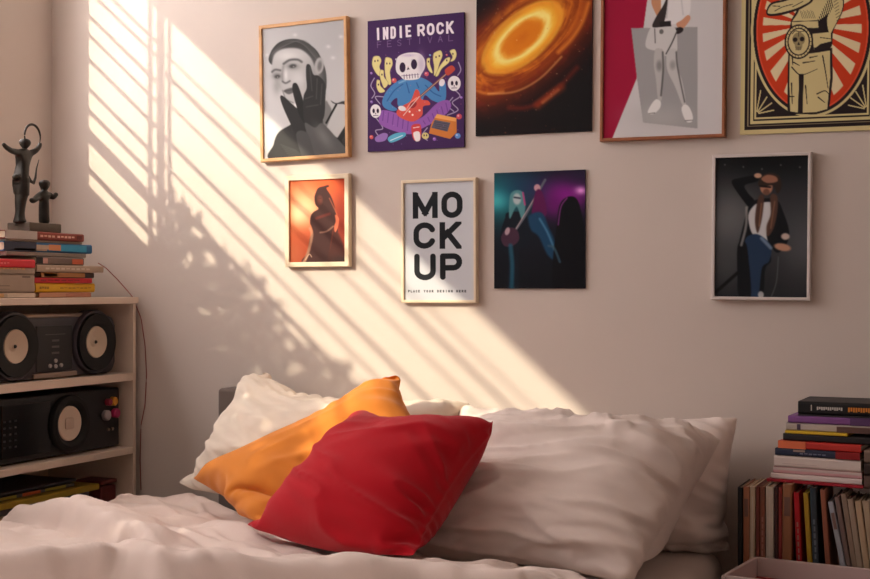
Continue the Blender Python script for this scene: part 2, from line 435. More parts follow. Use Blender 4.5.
# --- 2 indie rock (crop 360,10)
def art_indie():
    A = Art([(38, 42), (418, 10), (415, 548), (25, 565)], 230, 320, (63, 36, 84))
    A.glow(225, 320, 200, 170, (76, 44, 100), .8)
    sl = -.085
    A.text('INDIE', 68, 70, 212, 119, 9, (232, 224, 234), slope=sl, gap=.26)
    A.text('ROCK', 236, 57, 378, 105, 9.5, (232, 224, 234), slope=sl, gap=.2)
    A.text('FESTIVAL', 74, 124, 375, 150, 3.2, (120, 96, 140), slope=sl, gap=.55, op=.8)
    # cables
    for pts in ([(60, 270), (45, 300), (60, 330), (48, 350)], [(60, 425), (90, 470), (60, 480), (75, 505)], [(380, 320), (400, 345), (370, 370), (392, 400), (350, 420)],
                [(372, 350), (352, 380), (375, 405)], [(395, 210), (404, 240), (392, 262)], [(95, 345), (62, 345), (80, 372)], [(270, 470), (250, 500), (270, 520)]):
        A.line(pts, 5, (128, 112, 150), 1.5, sp=True); A.line(pts, 2, (180, 166, 196), 1.5, sp=True)
    # blobs of pale yellow spirits
    def spirit(pts, e):
        A.poly(pts, (226, 214, 148), 1.5, sp=True)
        A.line(pts + [pts[0]], 1.8, (150, 132, 92), 1.2, sp=True, op=.8)
        for x, y in e: A.ell(x, y, 2.6, 4, (60, 40, 60))
    spirit([(58, 185), (80, 182), (90, 200), (82, 225), (90, 250), (80, 262), (64, 245), (52, 215)], [(64, 202), (76, 200)])
    spirit([(108, 188), (130, 192), (135, 215), (124, 245), (128, 290), (116, 295), (105, 260), (103, 215)], [(112, 212), (124, 212)])
    spirit([(85, 238), (98, 240), (100, 265), (116, 290), (100, 310), (88, 285), (82, 258)], [(91, 256)])
    spirit([(70, 278), (82, 280), (84, 300), (102, 322), (80, 328), (68, 305)], [(76, 296)])
    spirit([(300, 172), (325, 162), (333, 182), (322, 212), (312, 245), (300, 262), (300, 225), (296, 195)], [(308, 188), (321, 184)])
    spirit([(362, 165), (380, 158), (388, 178), (380, 200), (364, 206), (372, 188)], [(374, 176)])
    spirit([(345, 195), (362, 190), (358, 210), (330, 235), (315, 262), (305, 262), (322, 225)], [(350, 202)])
    spirit([(272, 195), (284, 192), (284, 215), (294, 250), (282, 245), (272, 222)], [(278, 206)])
    # body
    A.poly([(90, 362), (110, 320), (150, 285), (190, 272), (245, 268), (290, 292), (318, 325), (320, 290), (342, 285), (346, 345), (330, 372), (290, 360), (262, 340), (240, 380), (160, 385), (150, 350), (125, 372), (150, 395), (130, 402), (98, 388)], (74, 132, 190), 1.5, sp=True)
    for p in ([(110, 362), (140, 320), (175, 295)], [(265, 300), (295, 330), (325, 345)], [(190, 290), (200, 330)], [(230, 290), (238, 310)]):
        A.line(p, 4, (44, 92, 152), 2, sp=True)
    A.line([(160, 290), (185, 280)], 6, (120, 172, 216), 3)
    # trousers
    A.poly([(75, 425), (85, 400), (130, 405), (215, 440), (225, 475), (200, 495), (130, 480), (80, 455)], (146, 92, 176), 1.5, sp=True)
    A.poly([(352, 360), (365, 385), (340, 420), (270, 462), (235, 475), (215, 450), (260, 420), (310, 372)], (146, 92, 176), 1.5, sp=True)
    for k in range(6):
        A.line([(95 + 20 * k, 402 + 7 * k), (90 + 20 * k, 440 + 8 * k)], 3, (104, 60, 138), 2)
        A.line([(345 - 18 * k, 372 + 14 * k), (352 - 18 * k, 405 + 10 * k)], 3, (104, 60, 138), 2)
    # guitar
    A.line([(238, 350), (368, 238)], 9, (120, 66, 66), 1.5); A.line([(238, 350), (345, 258)], 3, (190, 160, 140), 1)
    A.poly([(342, 240), (368, 222), (382, 236), (372, 250), (352, 262)], (190, 74, 62), 1.5, sp=True)
    A.poly([(150, 400), (175, 380), (205, 362), (225, 318), (240, 325), (248, 355), (275, 362), (282, 378), (255, 385), (250, 420), (215, 445), (175, 435), (150, 418)], (214, 84, 74), 1.5, sp=True)
    A.line([(185, 400), (205, 370), (230, 350)], 5, (240, 150, 130), 3, sp=True); A.ell(215, 378, 16, 11, (150, 50, 54), rot=-40)
    A.line([(175, 420), (240, 345)], 3, (226, 200, 190), 1.2)
    for x, y in ((200, 405), (212, 418), (240, 400)): A.ell(x, y, 4, 4, (245, 225, 210))
    # skull head
    A.poly([(148, 215), (158, 185), (195, 170), (240, 172), (262, 195), (264, 228), (250, 255), (235, 275), (185, 278), (165, 262), (150, 245)], (232, 228, 232), 1.5, sp=True)
    A.glow(250, 215, 14, 40, (186, 172, 200), .7); A.glow(200, 180, 30, 6, (180, 160, 200), .5)
    A.ell(175, 228, 12, 20, (50, 34, 62)); A.ell(221, 216, 12, 20, (50, 34, 62)); A.poly([(192, 238), (197, 226), (203, 236)], (50, 34, 62))
    for k in range(6): A.line([(180 + 11 * k, 258 - k), (181 + 11 * k, 274 - k)], 2.4, (70, 50, 86), 1.2)
    A.line([(170, 262), (240, 256)], 2, (110, 90, 126), 1.2)
    # hands
    A.ell(170, 392, 16, 10, (232, 226, 232), rot=15); A.ell(330, 290, 11, 15, (232, 226, 232), rot=15)
    # skulls aside
    for cx, cy, rx, ry in ((378, 294, 25, 30), (62, 402, 22, 27)):
        A.ell(cx, cy, rx, ry, (232, 228, 232)); A.ell(cx - 8, cy - 1, 5, 9, (44, 30, 56)); A.ell(cx + 9, cy - 1, 5, 9, (44, 30, 56))
        A.line([(cx - 10, cy + 18), (cx + 10, cy + 18)], 3, (120, 104, 134)); A.ell(cx, cy + 10, 2, 3, (44, 30, 56))
    # shoes, amp, small things
    A.poly([(208, 460), (240, 455), (246, 480), (240, 520), (218, 520), (208, 495)], (208, 70, 74), 1.5, sp=True)
    A.poly([(214, 490), (238, 486), (240, 518), (222, 522)], (240, 232, 232), 1.5, sp=True); A.line([(214, 470), (238, 466)], 3, (240, 220, 220))
    A.poly([(310, 415), (386, 432), (386, 490), (360, 515), (276, 492), (288, 450)], (206, 124, 58), 1.5)
    A.poly([(310, 415), (386, 432), (382, 446), (300, 430)], (234, 168, 96), 1.5)
    A.poly([(300, 438), (362, 450), (350, 486), (286, 470)], (92, 88, 104), 1.5)
    for k in range(4): A.line([(298 + 1 * k, 446 + 8 * k), (354 - 2 * k, 456 + 8 * k)], 2, (60, 56, 72))
    A.poly([(110, 510), (140, 492), (178, 488), (182, 502), (150, 520), (120, 528)], (92, 176, 206), 1.5, sp=True); A.line([(120, 520), (170, 500)], 3, (220, 240, 244))
    A.poly([(58, 508), (90, 490), (110, 496), (98, 520), (64, 525)], (150, 116, 186), 1.5, sp=True)
    A.ell(262, 502, 14, 13, (214, 200, 132)); A.ell(257, 500, 2.5, 4, (60, 40, 60)); A.ell(267, 500, 2.5, 4, (60, 40, 60))
    for x, y, r, c in ((396, 426, 11, (206, 80, 96)), (390, 503, 11, (96, 150, 214)), (42, 506, 8, (210, 92, 92)), (298, 515, 7, (150, 96, 190)), (140, 280, 10, (206, 84, 84)), (270, 255, 9, (206, 84, 110)),
                       (48, 250, 5, (150, 110, 190)), (405, 350, 5, (150, 110, 190)), (46, 365, 6, (130, 96, 176)), (320, 150, 0, (0, 0, 0)), (150, 196, 4, (200, 190, 210)), (285, 180, 4, (110, 150, 210)), (350, 180, 4, (190, 90, 110))):
        if r: A.ell(x, y, r, r, c); A.ell(x - r * .3, y - r * .3, r * .35, r * .35, (240, 230, 235), op=.6)
    rr = random.Random(4)
    for k in range(60):
        x, y = rr.uniform(40, 405), rr.uniform(165, 535)
        A.ell(x, y, 1.8, 1.8, rr.choice([(170, 140, 200), (200, 120, 140), (140, 160, 210)]), op=.5)
    return A

# --- 3 galaxy (crop 470,0)
def art_galaxy():
    A = Art([(18, -106), (397, -135), (397, 415), (18, 438)], 200, 290, (26, 18, 20))
    a = math.radians(-40)
    dx, dy = A.X - 172, A.Y - 118
    x = dx * math.cos(a) + dy * math.sin(a); y = -dx * math.sin(a) + dy * math.cos(a)
    r = np.sqrt((x / 110) ** 2 + (y / 52) ** 2)
    th = np.arctan2(y / 52, x / 110)
    n1 = fbm(th * 2.2 + r * 3.0 + 10, r * 6 + 3, 5); n2 = fbm(A.X / 26 + 5, A.Y / 26 + 9, 5)
    rr = r + n1 * .16
    def band(r0, w, c, op):
        A.mix(np.exp(-((rr - r0) / w) ** 2) * op, c)
    A.mix(np.exp(-(rr / 3.0) ** 4) * 1.0, (96, 26, 12))
    A.mix(np.exp(-(rr / 2.4) ** 4), (176, 70, 18))
    A.mix(np.exp(-(rr / 1.9) ** 4), (214, 112, 24))
    band(1.25, .5, (238, 150, 34), .95)
    band(1.0, .27, (252, 200, 70), .95)
    band(.92, .13, (255, 236, 140), .95)
    band(1.42, .09, (248, 196, 70), .5); band(1.62, .12, (130, 50, 14), .6)
    A.mix(np.exp(-(rr / .62) ** 4) * .95, (226, 134, 24)); A.mix(np.exp(-(rr / .35) ** 2) * .7, (206, 104, 20))
    sw = np.sin(th * 3 + rr * 9 + n1 * 8) * .5 + .5
    A.mix(sw * np.exp(-((rr - 1.75) / .42) ** 2) * .55, (232, 132, 40))
    A.mix((1 - sw) * np.exp(-((rr - 1.9) / .4) ** 2) * .45, (96, 30, 14))
    A.mix(np.clip((n2 + .02) * 5, 0, 1) * np.exp(-((rr - 2.35) / .6) ** 2) * .6, (120, 34, 22))
    # outer arm
    for pts, w, c, op in (([(225, 335), (262, 305), (300, 278)], 22, (190, 70, 28), .7), ([(240, 325), (290, 285)], 9, (250, 170, 90), .7), ([(130, 345), (200, 340), (280, 290), (350, 215)], 14, (130, 38, 24), .55),
                          ([(290, 165), (330, 125), (365, 70), (385, 10)], 12, (236, 140, 50), .7), ([(20, 290), (60, 300), (110, 292)], 9, (240, 150, 60), .55), ([(60, 300), (150, 292), (230, 250), (300, 180)], 6, (250, 190, 110), .5)):
        A.line(pts, w, c, soft=w * .9, sp=True, op=op)
    q = random.Random(5)
    for k in range(130):
        X, Y = q.uniform(20, 395), q.uniform(-100, 435)
        A.ell(X, Y, q.uniform(.8, 2.0), q.uniform(.8, 2.0), q.choice([(255, 220, 170), (230, 120, 60), (200, 80, 50)]), op=q.uniform(.2, .75))
    m = A.pmask([(300, 430), (215, 380), (300, 300), (400, 200), (410, 440)], 60)
    A.mix(m * .8, (22, 20, 22))
    A.glow(20, 430, 70, 45, (22, 18, 20), .9); A.glow(15, -20, 90, 90, (20, 14, 18), .85)
    return A.blur(1)

# --- 4 collage of a person in shorts (crop 470,0)
def art_collage():
    A = Art([(428, -119), (818, -145), (818, 430), (430, 452)], 200, 290, (208, 206, 208))
    A.poly([(420, -140), (590, -140), (540, 255), (460, 452), (420, 460)], (158, 22, 58))
    A.poly([(590, -140), (610, -140), (545, 255)], (208, 206, 208))
    # grey rectangle
    A.poly([(520, 92), (737, 90), (740, 414), (563, 398), (541, 255)], (160, 160, 162))
    A.glow(620, 380, 100, 40, (188, 188, 188), .6)
    # upper body in colour
    A.poly([(585, -60), (590, -20), (586, 10), (600, 45), (612, 60), (625, 30), (640, -10), (636, -70)], (196, 142, 108), 1.5, sp=True)
    A.poly([(622, -80), (695, -85), (712, -20), (712, 45), (690, 72), (660, 80), (620, 74), (618, 20)], (226, 224, 226), 1.5, sp=True)
    A.line([(640, -20), (636, 60)], 5, (196, 196, 200), 4); A.line([(680, -30), (690, 50)], 4, (200, 200, 204), 4)
    A.poly([(590, 88), (600, 60), (625, 20), (640, -10), (632, 60), (618, 88)], (58, 50, 50), 1.5, sp=True)
    A.poly([(668, 80), (685, 68), (705, 52), (714, 62), (700, 85), (682, 98)], (206, 150, 120), 1.5, sp=True)
    A.ell(676, 101, 16, 10, (48, 42, 44), rot=-20); A.poly([(612, 72), (650, 70), (652, 88), (616, 90)], (44, 40, 42), 1.5)
    # head
    A.ell(652, -112, 24, 30, (190, 140, 110)); A.poly([(625, -120), (640, -150), (668, -150), (680, -120), (676, -90), (670, -125), (636, -125), (630, -90)], (50, 40, 38), 1.5, sp=True)
    # shorts and legs in grey
    A.poly([(568, 150), (582, 95), (604, 91), (662, 91), (672, 140), (668, 170), (632, 182), (622, 160), (600, 165)], (206, 206, 206), 1.5, sp=True)
    A.line([(636, 176), (655, 140), (672, 100)], 4, (70, 70, 70), 2, sp=True); A.line([(598, 95), (600, 140)], 3, (90, 90, 90), 2); A.ell(620, 104, 7, 8, (110, 110, 110))
    A.poly([(602, 160), (628, 168), (630, 215), (624, 260), (624, 320), (612, 325), (604, 260), (596, 205)], (186, 186, 186), 1.5, sp=True)
    A.poly([(640, 172), (668, 160), (672, 215), (690, 265), (702, 335), (692, 342), (666, 280), (640, 225)], (196, 196, 196), 1.5, sp=True)
    A.line([(625, 170), (627, 230), (621, 310)], 5, (90, 90, 90), 4, sp=True); A.line([(669, 170), (674, 220), (698, 330)], 4, (92, 92, 92), 4, sp=True)
    A.ell(614, 214, 9, 16, (140, 140, 140), soft=9); A.ell(658, 212, 9, 14, (160, 160, 160), soft=9)
    A.poly([(578, 362), (592, 335), (606, 322), (620, 330), (618, 350), (600, 368), (586, 370)], (232, 232, 232), 1.5, sp=True)
    A.poly([(688, 350), (698, 338), (712, 345), (724, 372), (722, 392), (706, 394), (694, 375)], (232, 232, 232), 1.5, sp=True)
    A.line([(582, 368), (602, 366)], 2.5, (120, 120, 120)); A.line([(700, 390), (724, 388)], 2.5, (120, 120, 120))
    return A.blur(1)

# --- 5 sunray figure (crop 690,0)
def art_rays():
    cream, dark, red = (214, 199, 146), (44, 36, 38), (206, 66, 36)
    A = Art([(195, -225), (755, -260), (755, 497), (197, 522)], 240, 330, cream)
    def inset(d, c):
        u0 = d / 560.0; v0 = d / 750.0
        m = ((A.U > u0) & (A.U < 1 - u0) & (A.V > v0) & (A.V < 1 - v0)).astype(float)
        A.mix(m, c)
    inset(17, dark); inset(30, (150, 136, 108)); inset(34, dark); inset(40, cream); inset(52, dark); inset(58, cream)
    inset(64, dark)
    cx, cy, rx, ry = 475, 112, 236, 335
    # corner fans
    for (ox, oy, sx, sy) in ((262, 440, 1, -1), (690, 420, -1, -1), (262, -170, 1, 1), (690, -190, -1, 1)):
        for k, (ang, L) in enumerate(((12, 70), (35, 74), (58, 78), (80, 92))):
            a = math.radians(ang)
            A.line([(ox + sx * 10 * math.cos(a), oy + sy * 10 * math.sin(a)), (ox + sx * L * math.cos(a), oy + sy * L * math.sin(a))], 5, cream, 1.2, taper=13)
    A.ell(cx, cy, rx + 4, ry + 4, cream); A.ell(cx, cy, rx - 6, ry - 6, dark); A.ell(cx, cy, rx - 18, ry - 18, (226, 90, 60)); A.ell(cx, cy, rx - 24, ry - 24, red)
    a = np.arctan2((A.Y - 95), (A.X - 465)); e = np.sqrt(((A.X - cx) / (rx - 42)) ** 2 + ((A.Y - cy) / (ry - 45)) ** 2)
    s = np.sin(a * 18)
    A.mix(np.clip(s * 6 + .5, 0, 1) * np.clip((1 - e) * 60, 0, 1), (232, 214, 172))
    # legs
    A.poly([(386, 205), (556, 185), (560, 300), (550, 400), (545, 425), (500, 440), (400, 440), (386, 425), (384, 300)], dark, 2)
    A.poly([(392, 212), (548, 196), (550, 300), (540, 420), (498, 432), (446, 434), (446, 300), (430, 300), (426, 434), (396, 430), (392, 330)], cream, 1.5)
    A.poly([(428, 285), (448, 285), (444, 436), (430, 436)], dark, 1.5)
    for pts in ([(400, 258), (428, 286), (452, 286), (500, 266)], [(408, 240), (430, 252)], [(444, 242), (490, 235)], [(500, 362), (530, 350), (545, 362)], [(392, 372), (412, 372)], [(505, 375), (530, 395)], [(520, 215), (534, 290), (542, 340)], [(402, 222), (404, 250)], [(470, 222), (500, 216)], [(455, 330), (462, 400)], [(400, 320), (404, 400)]):
        A.line(pts, 5, dark, 1.5, sp=True, taper=2)
    # torso
    A.poly([(395, 80), (420, 30), (440, -60), (520, -80), (590, -20), (596, 40), (560, 120), (550, 185), (480, 205), (400, 200), (390, 140)], dark, 2, sp=True)
    A.poly([(400, 85), (425, 40), (445, -50), (515, -70), (555, -20), (560, 20), (530, 60), (498, 85), (500, 105), (440, 92)], cream, 1.5, sp=True)
    A.poly([(398, 82), (500, 82), (502, 108), (400, 106)], cream, 1.5); A.line([(400, 82), (500, 80)], 3, dark)
    A.poly([(480, 130), (550, 125), (552, 160), (510, 170), (485, 190)], cream, 1.5); A.line([(510, 145), (548, 150)], 3, dark); A.line([(485, 185), (550, 178)], 4, dark)
    # arm
    A.poly([(296, 40), (315, 8), (370, -6), (440, -30), (480, 0), (440, 30), (400, 45), (345, 58), (305, 58)], dark, 2, sp=True)
    A.poly([(302, 40), (320, 14), (372, 2), (438, -20), (470, 0), (436, 22), (398, 36), (345, 48), (308, 50)], cream, 1.5, sp=True)
    A.line([(330, 40), (360, 25), (400, 15)], 3, dark, 1.5, sp=True); A.line([(320, 20), (350, 22)], 3, dark); A.line([(400, 25), (440, 5)], 3, dark)
    A.poly([(555, -10), (590, -5), (592, 40), (560, 110), (545, 130), (535, 80), (545, 30)], cream, 1.5, sp=True)
    for k in range(10): A.line([(500 + 5 * k, 75 - 10 * k), (512 + 5 * k, 110 - 9 * k)], 3.2, dark)
    for k in range(7): A.line([(560 + 2 * k, 10 + 12 * k), (575 + 2 * k, 0 + 12 * k)], 2, dark)
    for k in range(8): A.line([(430 + 7 * k, 40 + 4 * (k % 2)), (440 + 7 * k, 70)], 1.6, dark, op=.8)
    # hooded shape above (outside the frame of the photo)
    A.ell(490, -130, 46, 60, dark); A.ell(490, -125, 32, 44, cream); A.line([(475, -110), (505, -110)], 4, dark)
    # belt disc
    A.ell(426, 160, 56, 67, dark); A.ell(426, 160, 50, 61, cream); A.ell(426, 160, 44, 54, dark); A.ell(426, 160, 39, 49, cream)
    for k in range(24):
        t = k * math.pi / 12; A.line([(426 + 45 * math.cos(t), 160 + 55 * math.sin(t)), (426 + 49 * math.cos(t), 160 + 60 * math.sin(t))], 2, dark)
    A.ell(426, 150, 25, 26, (150, 136, 100)); A.ell(426, 172, 15, 22, (160, 146, 108)); A.ell(412, 152, 9, 9, dark); A.ell(439, 150, 9, 9, dark); A.poly([(421, 172), (426, 160), (431, 172)], dark)
    for k in range(4): A.line([(416 + 6 * k, 180), (416 + 6 * k, 192)], 2, dark)
    A.line([(400, 130), (412, 118), (430, 122), (450, 118)], 3, dark, sp=True); A.line([(424, 120), (426, 140)], 2, dark)
    return A

# --- 6 orange silhouette (crop 280,165)
def art_orange():
    A = Art([(40, 72), (340, 58), (338, 510), (40, 515)], 140, 205, (190, 82, 44))
    A.mix(A.U * .75, (150, 52, 34)); A.mix(np.clip(A.V - .45, 0, 1) * 1.1, (120, 52, 38))
    A.glow(150, 160, 130, 110, (236, 130, 84), .9); A.glow(120, 220, 95, 95, (252, 196, 150), .95); A.glow(85, 255, 40, 50, (255, 220, 176), .6)
    A.glow(250, 90, 90, 50, (226, 98, 52), .8); A.glow(60, 470, 60, 80, (170, 92, 60), .6)
    A.glow(330, 300, 60, 160, (120, 44, 34), .8)
    A.poly([(180, 140), (195, 110), (225, 100), (250, 94), (252, 104), (240, 112), (262, 150), (280, 200), (292, 262), (290, 300), (300, 345), (285, 350), (275, 330), (262, 400), (255, 470), (262, 515), (110, 515), (130, 470), (140, 430), (150, 380), (165, 350), (158, 320), (150, 300), (155, 262), (170, 240), (196, 222), (180, 200), (175, 165)], (66, 40, 38), 3, sp=True)
    A.poly([(262, 400), (275, 330), (300, 350), (330, 420), (340, 515), (240, 515)], (74, 40, 36), 12)
    A.ell(203, 176, 15, 24, (104, 56, 46), soft=12); A.line([(195, 165), (210, 166)], 3, (60, 34, 34), 2); A.line([(255, 165), (285, 230), (296, 260)], 4, (222, 116, 76), 4, op=.7)
    A.poly([(285, 255), (305, 275), (300, 320), (285, 350), (280, 320), (288, 290)], (208, 108, 78), 3, sp=True)
    A.line([(185, 275), (220, 262), (255, 250)], 14, (120, 50, 42), 9, sp=True, op=.7)
    A.line([(150, 330), (160, 360), (150, 420), (132, 480), (115, 515)], 15, (178, 132, 104), 6, sp=True, op=.75)
    A.line([(205, 352), (240, 345), (275, 318)], 9, (160, 120, 100), 4, sp=True, op=.7)
    A.line([(125, 500), (145, 470), (158, 485)], 4, (226, 190, 160), 2, sp=True, op=.8)
    A.glow(330, 505, 90, 30, (40, 30, 30), .7)
    return A.blur(2)

# --- 7 text poster (crop 270,160)
def art_text():
    A = Art([(492, 85), (740, 78), (740, 502), (490, 502)], 210, 350, (196, 199, 206))
    k = (28, 30, 34); s = -.03
    A.text('M', 522, 119, 612, 212, 20, k, slope=s, gap=0); A.text('O', 625, 117, 700, 211, 20, k, slope=s, gap=0)
    A.text('C', 524, 226, 604, 320, 20, k, slope=s, gap=0); A.text('K', 618, 225, 696, 320, 20, k, slope=s, gap=0)
    A.text('U', 526, 337, 604, 432, 20, k, gap=0, slope=-.01); A.text('P', 619, 336, 698, 430, 20, k, gap=0, slope=-.01)
    A.text('PLACE', 503, 466, 546, 475, 2.2, (60, 62, 68), gap=.35); A.text('YOUR', 560, 466, 595, 475, 2.2, (60, 62, 68), gap=.35)
    A.text('DESIGN', 608, 466, 664, 475, 2.2, (60, 62, 68), gap=.35); A.text('HERE', 676, 466, 712, 475, 2.2, (60, 62, 68), gap=.35)
    return A

# --- 8 guitarist in teal and magenta (crop 480,140)
def art_guitar():
    A = Art([(35, 82), (262, 72), (262, 368), (33, 368)], 180, 230, (22, 24, 34))
    A.glow(45, 140, 75, 65, (30, 126, 136), .95); A.glow(40, 150, 28, 22, (80, 200, 206), .8)
    A.glow(110, 110, 60, 40, (30, 60, 92), .7)
    A.glow(215, 135, 62, 42, (136, 30, 140), .95); A.glow(252, 124, 14, 10, (244, 160, 240), 1); A.glow(185, 165, 30, 30, (110, 24, 110), .7)
    A.glow(255, 90, 50, 20, (40, 30, 60), .7)
    A.mix(np.clip((A.V - .62) * 3, 0, 1) * .85, (18, 20, 26))
    # guitarist
    A.poly([(62, 195), (68, 180), (100, 178), (118, 190), (128, 215), (118, 262), (98, 275), (96, 368), (68, 368), (70, 290), (48, 268), (52, 225)], (20, 26, 36), 2.5, sp=True)
    A.poly([(74, 195), (74, 145), (82, 128), (98, 124), (110, 134), (114, 168), (106, 200), (92, 165)], (84, 140, 146), 2.5, sp=True)
    A.ell(93, 146, 10, 14, (176, 190, 196), soft=4); A.line([(86, 142), (101, 144)], 4, (50, 60, 76), 1.5)
    A.line([(108, 130), (113, 160)], 4, (190, 70, 130), 2)
    A.line([(84, 230), (112, 190), (140, 140), (164, 98)], 6, (96, 100, 112), 1.5); A.line([(84, 230), (150, 122)], 2, (196, 170, 170), 1)
    A.ell(144, 118, 8, 9, (196, 150, 160), soft=2); A.poly([(140, 128), (156, 128), (168, 180), (150, 195), (130, 190)], (92, 26, 78), 3, sp=True)
    A.poly([(52, 240), (70, 218), (92, 222), (98, 246), (82, 262), (60, 262)], (70, 44, 62), 2, sp=True); A.ell(68, 226, 6, 10, (176, 150, 160), soft=2, rot=20)
    A.line([(76, 262), (80, 310), (78, 366)], 11, (36, 92, 116), 6, sp=True, op=.8)
    # second player
    A.poly([(122, 190), (145, 178), (160, 185), (172, 215), (186, 245), (196, 300), (170, 285), (148, 240), (128, 222)], (28, 66, 98), 6, sp=True)
    A.line([(150, 195), (170, 230), (188, 275)], 5, (84, 144, 180), 4, sp=True, op=.7)
    A.poly([(192, 215), (200, 160), (220, 140), (242, 146), (255, 190), (264, 260), (264, 368), (190, 368), (182, 310)], (14, 14, 20), 2.5, sp=True)
    A.line([(196, 210), (203, 165), (218, 143)], 3, (150, 60, 150), 2, sp=True, op=.8)
    A.line([(172, 262), (186, 268), (200, 302)], 6, (60, 92, 110), 3, sp=True, op=.8)
    return A.blur(2)

# --- 9 singer with cap (crop 480,140)
def art_singer():
    A = Art([(590, 50), (812, 42), (808, 388), (582, 388)], 150, 230, (40, 42, 46))
    A.glow(620, 200, 90, 90, (104, 106, 108), .95); A.glow(800, 260, 70, 120, (84, 86, 90), .9); A.glow(610, 320, 60, 60, (84, 86, 88), .7)
    A.glow(700, 45, 170, 55, (18, 20, 22), .95); A.mix(np.clip((A.V - .7) * 2.5, 0, 1) * .6, (36, 38, 40))
    for k in range(5): A.ell(612 + 45 * k, 66 + (k % 3) * 5, 2, 2, (120, 120, 120), op=.7)
    # raised arm, body
    A.poly([(628, 108), (648, 98), (684, 92), (696, 96), (690, 106), (660, 116), (668, 135), (684, 155), (672, 170), (650, 145)], (20, 22, 26), 1.5, sp=True)
    A.poly([(668, 170), (690, 150), (735, 150), (752, 180), (766, 228), (758, 262), (738, 280), (722, 268), (722, 300), (708, 320), (698, 388), (645, 388), (640, 330), (642, 270), (655, 215)], (24, 26, 30), 1.5, sp=True)
    A.poly([(682, 165), (700, 158), (728, 160), (730, 200), (712, 232), (718, 268), (700, 255), (676, 232), (668, 190)], (196, 196, 198), 2, sp=True)
    A.poly([(696, 140), (706, 142), (704, 175), (698, 210), (690, 232), (684, 205), (688, 165)], (78, 56, 48), 3, sp=True)
    A.poly([(722, 140), (738, 142), (738, 180), (728, 222), (714, 240), (712, 215), (722, 185)], (86, 62, 52), 3, sp=True)
    A.line([(700, 160), (694, 215)], 3, (130, 94, 74), 2); A.line([(732, 155), (722, 220)], 3, (126, 92, 74), 2)
    A.ell(712, 120, 15, 18, (170, 122, 98), soft=3); A.ell(712, 132, 8, 8, (110, 76, 62), soft=3)
    A.poly([(692, 112), (700, 94), (722, 84), (744, 94), (748, 120), (738, 136), (728, 116), (700, 120)], (50, 40, 36), 1.5, sp=True)
    A.poly([(700, 100), (715, 90), (735, 94), (738, 106), (715, 110)], (150, 104, 84), 2, sp=True); A.ell(692, 92, 9, 6, (190, 150, 126), soft=2)
    A.line([(698, 118), (722, 120)], 4, (24, 22, 24), 1.5)
    A.poly([(660, 248), (690, 235), (722, 262), (718, 300), (700, 318), (690, 388), (668, 388), (664, 300)], (40, 58, 84), 2, sp=True)
    A.line([(700, 245), (722, 268)], 8, (120, 140, 165), 4, op=.8)
    A.poly([(640, 270), (660, 255), (668, 300), (672, 388), (646, 388)], (22, 24, 28), 2, sp=True)
    A.ell(750, 266, 20, 9, (180, 136, 112), soft=3, rot=10); A.ell(757, 240, 10, 8, (190, 170, 160), soft=3)
    A.line([(664, 170), (662, 215), (650, 262)], 6, (150, 148, 146), 3, sp=True, op=.8)
    A.line([(585, 378), (640, 330)], 8, (22, 22, 24), 2); A.line([(740, 290), (735, 350), (722, 388)], 2, (90, 92, 94), 1.5, sp=True)
    A.ell(697, 383, 7, 9, (176, 176, 178), soft=2)
    return A.blur(2)
